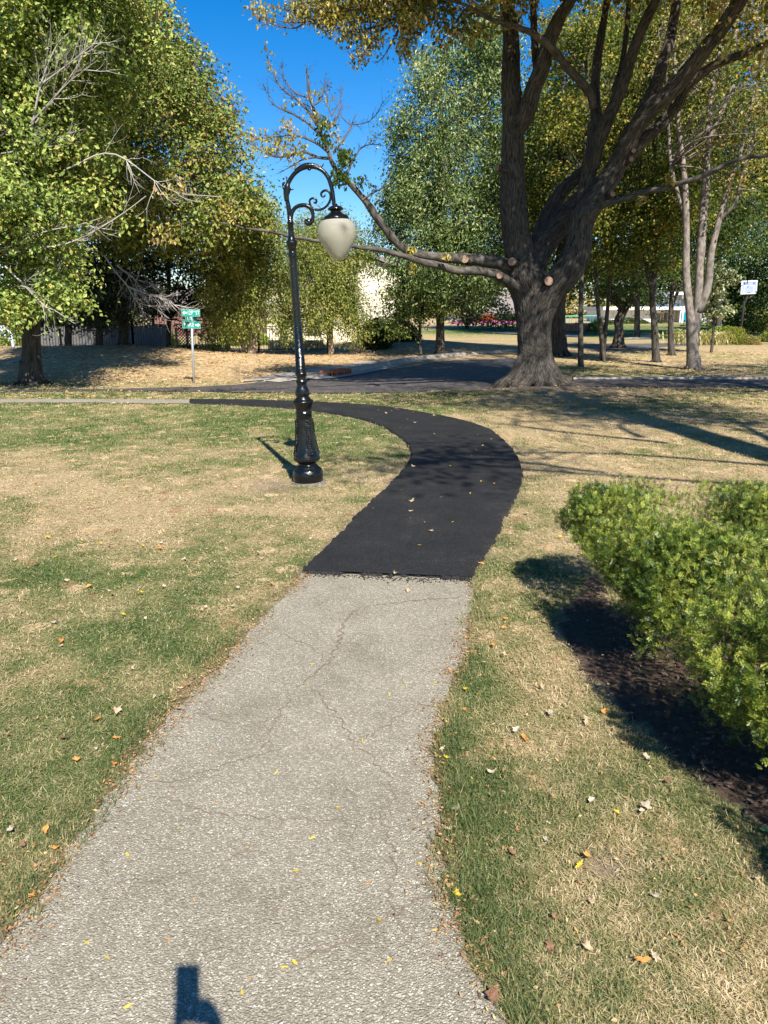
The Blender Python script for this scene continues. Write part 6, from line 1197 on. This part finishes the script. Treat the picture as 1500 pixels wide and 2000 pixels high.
def off_tree2(x, y, seed, sc, label):
    rg = np.random.default_rng(seed); root = thing('shade_tree', (x, y, 0), label, 'tree'); m = MB()
    t = smooth_line(np.array([[x, y, -.1, .28*sc], [x+.1, y, 3*sc, .2*sc], [x-.1, y+.2, 6*sc, .13*sc], [x, y, 9.5*sc, .05*sc]]), 24); tube(m, t[:, :3], t[:, 3], 12, rough=.1)
    n_ = int(150*sc*sc); d = rg.normal(size=(n_, 3)); d /= np.linalg.norm(d, axis=1)[:, None]; C = np.array([x, y, 7.2*sc])+d*(rg.uniform(0, 1, n_)**.45)[:, None]*np.array([3.1, 3.1, 3.3])*sc
    limbs_to(m, t, C, rg, 26, .09, 60); part(m, 'trunk', BARK_DARK, root, smooth=True)
    idx = np.repeat(np.arange(len(C)), 40); pts = C[idx]+rg.normal(0, 1, (len(idx), 3))*[.34, .34, .2]; m = MB(); leaves(m, pts, .13, rg, tint=rg.uniform(0, .8, len(idx))); part(m, 'crown', LEAF_OAK, root)
off_tree2(10.6, 12.4, 811, 1.15, 'tree outside the frame at right that shades the grove floor')
off_tree2(14.8, 15.5, 812, 1.1, 'farther tree outside the frame at right near the road')
off_tree2(-14.0, 16.0, 813, 1.1, 'tree outside the frame at left that shades the mound')

# ------------------------------------------------------------------ yew hedge
def yew():
    rg = np.random.default_rng(404); root = thing('yew_hedge', (2.1, 3.2, 0), 'clipped dark green yew hedge with rounded lobes spilling in from the right edge', 'hedge')
    PT = []; NR = []; DP = []
    for li, (cx, cy, rx, ry, top) in enumerate(HED):
        n_ = int(14000*(rx*ry)/.75) if li < 3 else int(3600*rx*ry)
        d = rg.normal(size=(n_*2, 3)); d[:, 2] = np.abs(d[:, 2]); d /= np.linalg.norm(d, axis=1)[:, None]
        e = .46; sx_ = np.sign(d)*np.abs(d)**e; sx_ = sx_/(np.linalg.norm(sx_, axis=1)**.25)[:, None]
        h0 = .10; R = np.array([rx, ry, top-h0])
        rs_ = 1+.22*(fbm(d*2.6+li*7, 3, 50+li)-.5)+.26*(fbm(d*7+li, 2, 60)-.5)
        dep = rg.uniform(0, 1, len(d))**2.2*.30
        und = np.clip(1.0-(.38 if li == 0 else .16)*(1-np.clip(d[:, 2]*2.6, 0, 1)), 0, 1)          # undercut towards the ground
        p = np.array([cx, cy, h0])+sx_*R*(rs_-dep)[:, None]*np.column_stack([und, und, np.ones(len(d))])
        ok = np.ones(len(d), bool)
        for lj, (ax, ay, bx2, by2, tp) in enumerate(HED):
            if lj == li: continue
            q = np.sqrt(((p[:, 0]-ax)/bx2)**2+((p[:, 1]-ay)/by2)**2+(np.maximum(0, p[:, 2]-.1)/(tp-.1))**2); ok &= q > .80
        ok &= p[:, 2] > (.16 if li == 0 else .09)+.1*rg.uniform(0, 1, len(d)); ok &= rg.uniform(0, 1, len(d)) < np.clip(.4+p[:, 2]*1.5, 0, 1)
        PT.append(p[ok]); nn = d[ok]/R; nn /= np.linalg.norm(nn, axis=1)[:, None]; NR.append(nn); DP.append(dep[ok])
    PT = np.vstack(PT); NR = np.vstack(NR); DP = np.concatenate(DP); n = len(PT)
    ax = NR*.5+rg.normal(0, .75, (n, 3))+[0, 0, .25]; ax /= np.linalg.norm(ax, axis=1)[:, None]
    sd_ = np.cross(ax, rg.normal(size=(n, 3))); sd_ /= np.linalg.norm(sd_, axis=1)[:, None]; up_ = np.cross(sd_, ax)
    L = rg.uniform(.022, .042, n); K = 7; Vv = []; tn = []
    base = np.clip(.02+.85*fbm(PT*6, 3, 8)+rg.normal(0, .14, n)+.06*NR[:, 2], 0, .93); base[rg.uniform(0, 1, n) < .0005] = 1.0
    for k in range(K):
        t = (k+.5)/K
        for s_ in (-1, 1):
            ln = .0135*(1-.35*abs(t-.4))*rg.uniform(.8, 1.2, n); b0 = PT+ax*(L*t)[:, None]
            d = sd_*s_+ax*(.55+.35*t)+up_*rg.normal(.12, .15, n)[:, None]; d /= np.linalg.norm(d, axis=1)[:, None]
            w = np.cross(d, up_); w /= np.maximum(1e-6, np.linalg.norm(w, axis=1))[:, None]; w = w*.0016
            Vv.append(np.stack([b0-w*.4, b0+d*(ln*.5)[:, None]-w, b0+d*ln[:, None], b0+d*(ln*.5)[:, None]+w], 1)); tn.append(np.clip(base+.14*t+rg.normal(0, .12, n), 0, .96))
    V = np.concatenate(Vv).reshape(-1, 3); N_ = len(V)//4; k = np.arange(N_)*4; m = MB(); m.add(V, np.column_stack([k, k+1, k+2, k+3]), tint=np.repeat(np.concatenate(tn), 4)); part(m, 'foliage', LEAF_YEW, root)
    m = MB()
    for li, (cx, cy, rx, ry, top) in enumerate(HED[:5]):
        for q in range(22):
            a = rg.uniform(0, 6.28); b0 = np.array([cx+rg.normal(0, .12), cy+rg.normal(0, .12), -.03]); e = np.array([cx+math.cos(a)*rx*rg.uniform(.5, .82), cy+math.sin(a)*ry*rg.uniform(.5, .82), rg.uniform(.2, .6)])
            pl = smooth_line(np.array([b0, b0*.6+e*.4+[0, 0, rg.uniform(-.02, .12)], e]), 9); tube(m, pl, np.linspace(.014, .004, 9), 5)
            for z_ in range(4): j = rg.integers(3, 8); dd = pl[j]-pl[j-1]; twiggy(m, pl[j], dd/np.linalg.norm(dd)+rg.normal(0, .6, 3), .28, .004, 0, rg, .2, 2)
    part(m, 'branches', TWIG_PALE if False else simple('yew_wood', (.2, .14, .11), .9), root)
yew()

# small plastic-green broad leaf and yellow weed near the new path
# ------------------------------------------------------------------ the photographer (stands behind the lens; only the shadow of phone and hand is seen)
def photographer():
    root = thing('person', (-.06, -.62, 0), 'person in dark clothes standing on the path and holding up a phone to photograph', 'person')
    def skin(name, verts, edges, rad, mat, sub=2, par=root):
        me = bpy.data.meshes.new(name); me.from_pydata([tuple(v) for v in verts], edges, []); o = bpy.data.objects.new(name, me); COL.objects.link(o)
        sk = o.modifiers.new('skin', 'SKIN'); sk.use_smooth_shade = True
        for v, r in zip(me.skin_vertices[0].data, rad): v.radius = (r, r) if np.isscalar(r) else r
        me.skin_vertices[0].data[0].use_root = True
        s = o.modifiers.new('sub', 'SUBSURF'); s.levels = s.render_levels = sub; bpy.context.view_layer.update()
        m2 = bpy.data.meshes.new_from_object(o.evaluated_get(bpy.context.evaluated_depsgraph_get())); m2.name = name; bpy.data.objects.remove(o); m2.materials.clear(); m2.materials.append(mat)
        m2.polygons.foreach_set('use_smooth', np.ones(len(m2.polygons), bool)); o = bpy.data.objects.new(name, m2); COL.objects.link(o); o.parent = par; return o
    SK = simple('skin', (.45, .27, .19), .55, noise=.05); SH = simple('navy_jacket', (.03, .04, .07), .9); TR = simple('dark_trousers', (.035, .035, .04), .9); HA = simple('brown_hair', (.05, .03, .02), .7)
    # world offsets relative to the root
    O = np.array([-.06, -.62, 0])
    body = [(0,0,.95),(0,.01,1.12),(0,.01,1.30),(0,0,1.46),(0,.01,1.54),(0,.04,1.62),(0,.05,1.72), (.10,0,.90),(.11,.02,.50),(.11,-.02,.09),(.12,.12,.04),(-.10,0,.90),(-.11,.02,.50),(-.11,-.02,.09),(-.12,.12,.04),
            (.17,0,1.42),(.26,.06,1.18),(.14,.34,1.33),(.097,.49,1.455),(-.17,0,1.42),(-.27,.08,1.17),(-.17,.33,1.34),(-.07,.47,1.465)]
    ed = [(0,1),(1,2),(2,3),(3,4),(4,5),(5,6),(0,7),(7,8),(8,9),(9,10),(0,11),(11,12),(12,13),(13,14),(3,15),(15,16),(16,17),(17,18),(3,19),(19,20),(20,21),(21,22)]
    rd = [(.16,.12),(.145,.11),(.17,.12),(.12,.09),.055,(.075,.09),(.08,.09),.09,.062,.045,.035,.09,.062,.045,.035,.055,.042,.036,.026,.055,.042,.036,.026]
    skin('body', body, ed, rd, SK)
    def cloth(name, idx, grow, mat):
        mp = {a: i for i, a in enumerate(idx)}; return skin(name, [body[a] for a in idx], [(mp[a], mp[b_]) for a, b_ in ed if a in mp and b_ in mp], [tuple(x+grow for x in (rd[a] if isinstance(rd[a], tuple) else (rd[a], rd[a]))) for a in idx], mat)
    cloth('jacket', [1, 2, 3, 15, 16, 17, 19, 20, 21], .014, SH); cloth('trousers', [0, 7, 8, 9, 11, 12, 13], .014, TR)
    m = MB(); u, v = np.meshgrid(np.linspace(0, 2*math.pi, 24, endpoint=False), np.linspace(0, math.pi*.62, 12)); Xh = np.stack([.093*np.cos(u)*np.sin(v), .108*np.sin(u)*np.sin(v)+.035-.02*np.cos(v), .11*np.cos(v)+1.71], -1).reshape(-1, 3); Xh[:, 1] -= .02; i = (np.arange(11)[:, None]*24+np.arange(24)[None]).ravel(); j = (np.arange(11)[:, None]*24+(np.arange(24)[None]+1) % 24).ravel(); m.add(Xh, np.column_stack([i, i+24, j+24, j])); o = m.build('hair', HA, root, smooth=True)
    m = MB(); lathe(m, [(0, -.03), (.012, -.02), (.015, 0), (.008, .02), (0, .03)], (0, .145, 1.665), 8); 
    for s_ in (-1, 1): lathe(m, [(0, -.028), (.012, -.02), (.014, 0), (.012, .02), (0, .028)], (s_*.085, .05, 1.67), 8)
    m.build('face_features', SK, root, smooth=True)
    m = MB()
    for s_ in (-1, 1): lathe(m, [(0, -.011), (.009, -.005), (.011, 0), (.009, .005), (0, .011)], (s_*.032, .128, 1.69), 10)
    m.build('eye', simple('eye', (.1, .07, .05), .2), root, smooth=True)
    # hands closed on the phone's lower half
    def hand(sx_, wrist, palm, tips, thumb):
        vs_ = [wrist, palm]; es = [(0, 1)]; rr_ = [(.026, .022), (.036, .016)]
        for (k, mid, tip) in tips:
            b0 = len(vs_); vs_ += [k, mid, tip]; es += [(1, b0), (b0, b0+1), (b0+1, b0+2)]; rr_ += [.0105, .0092, .0078]
        b0 = len(vs_); vs_ += thumb; es += [(1, b0), (b0, b0+1), (b0+1, b0+2)]; rr_ += [.014, .0115, .009]; skin('hand', vs_, es, rr_, SK, 2)
    w = lambda x, y, z: (x-O[0], y-O[1], z)
    hand(1, w(.052,-.10,1.515), w(.042,-.045,1.585), [(w(.036,.006,1.612), w(.012,.010,1.640-.021*k), w(-.010-.003*k,.004,1.638-.020*k)) for k in range(4)], [w(.042,-.05,1.620), w(.028,-.042,1.652), w(.010,-.032,1.662)])
    hand(-1, w(-.125,-.13,1.495), w(-.090,-.08,1.535), [(w(-.078,-.025,1.560), w(-.064,-.008,1.585-.02*k), w(-.045,-.006,1.585-.019*k)) for k in range(4)], [w(-.082,-.075,1.575), w(-.066,-.06,1.595), w(-.050,-.05,1.605)])
    ph = thing('phone', (-.026, -.018, 1.692), 'black phone held up by the photographer', 'phone'); ph.rotation_euler = (-PITCH, 0, 0)
    m = MB(); t = [(-.0355, -.0735), (.0355, -.0735), (.0355, .0735), (-.0355, .0735)]; pts_ = []
    for (cx, cz, a0) in ((.0255, .0655, 0), (-.0255, .0655, 90), (-.0255, -.0655, 180), (.0255, -.0655, 270)):
        for a in range(0, 91, 15): r_ = math.radians(a0+a); pts_.append([cx+.008*math.cos(r_), cz+.008*math.sin(r_)])
    pts_ = np.array(pts_); k = len(pts_); V = np.vstack([np.column_stack([pts_[:, 0], np.full(k, y_), pts_[:, 1]]) for y_ in (-.004, .004)]+[[[0, -.004, 0], [0, .004, 0]]]); i = np.arange(k); j = (i+1) % k
    m.add(V, np.column_stack([i, j, j+k, i+k]), np.vstack([np.column_stack([np.full(k, 2*k), i, j]), np.column_stack([np.full(k, 2*k+1), j+k, i+k])])); m.build('case', simple('phone_case', (.02, .02, .022), .4), ph)
    m = MB(); lathe(m, [(0, 0), (.008, 0), (.008, .0015), (0, .0015)], (0, 0, 0), 16); V = m.v[0]; m.v[0] = np.column_stack([V[:, 0]+.0235, V[:, 2]+.0042, V[:, 1]+.05]); m.build('camera_lens', GLASS, ph)
photographer()
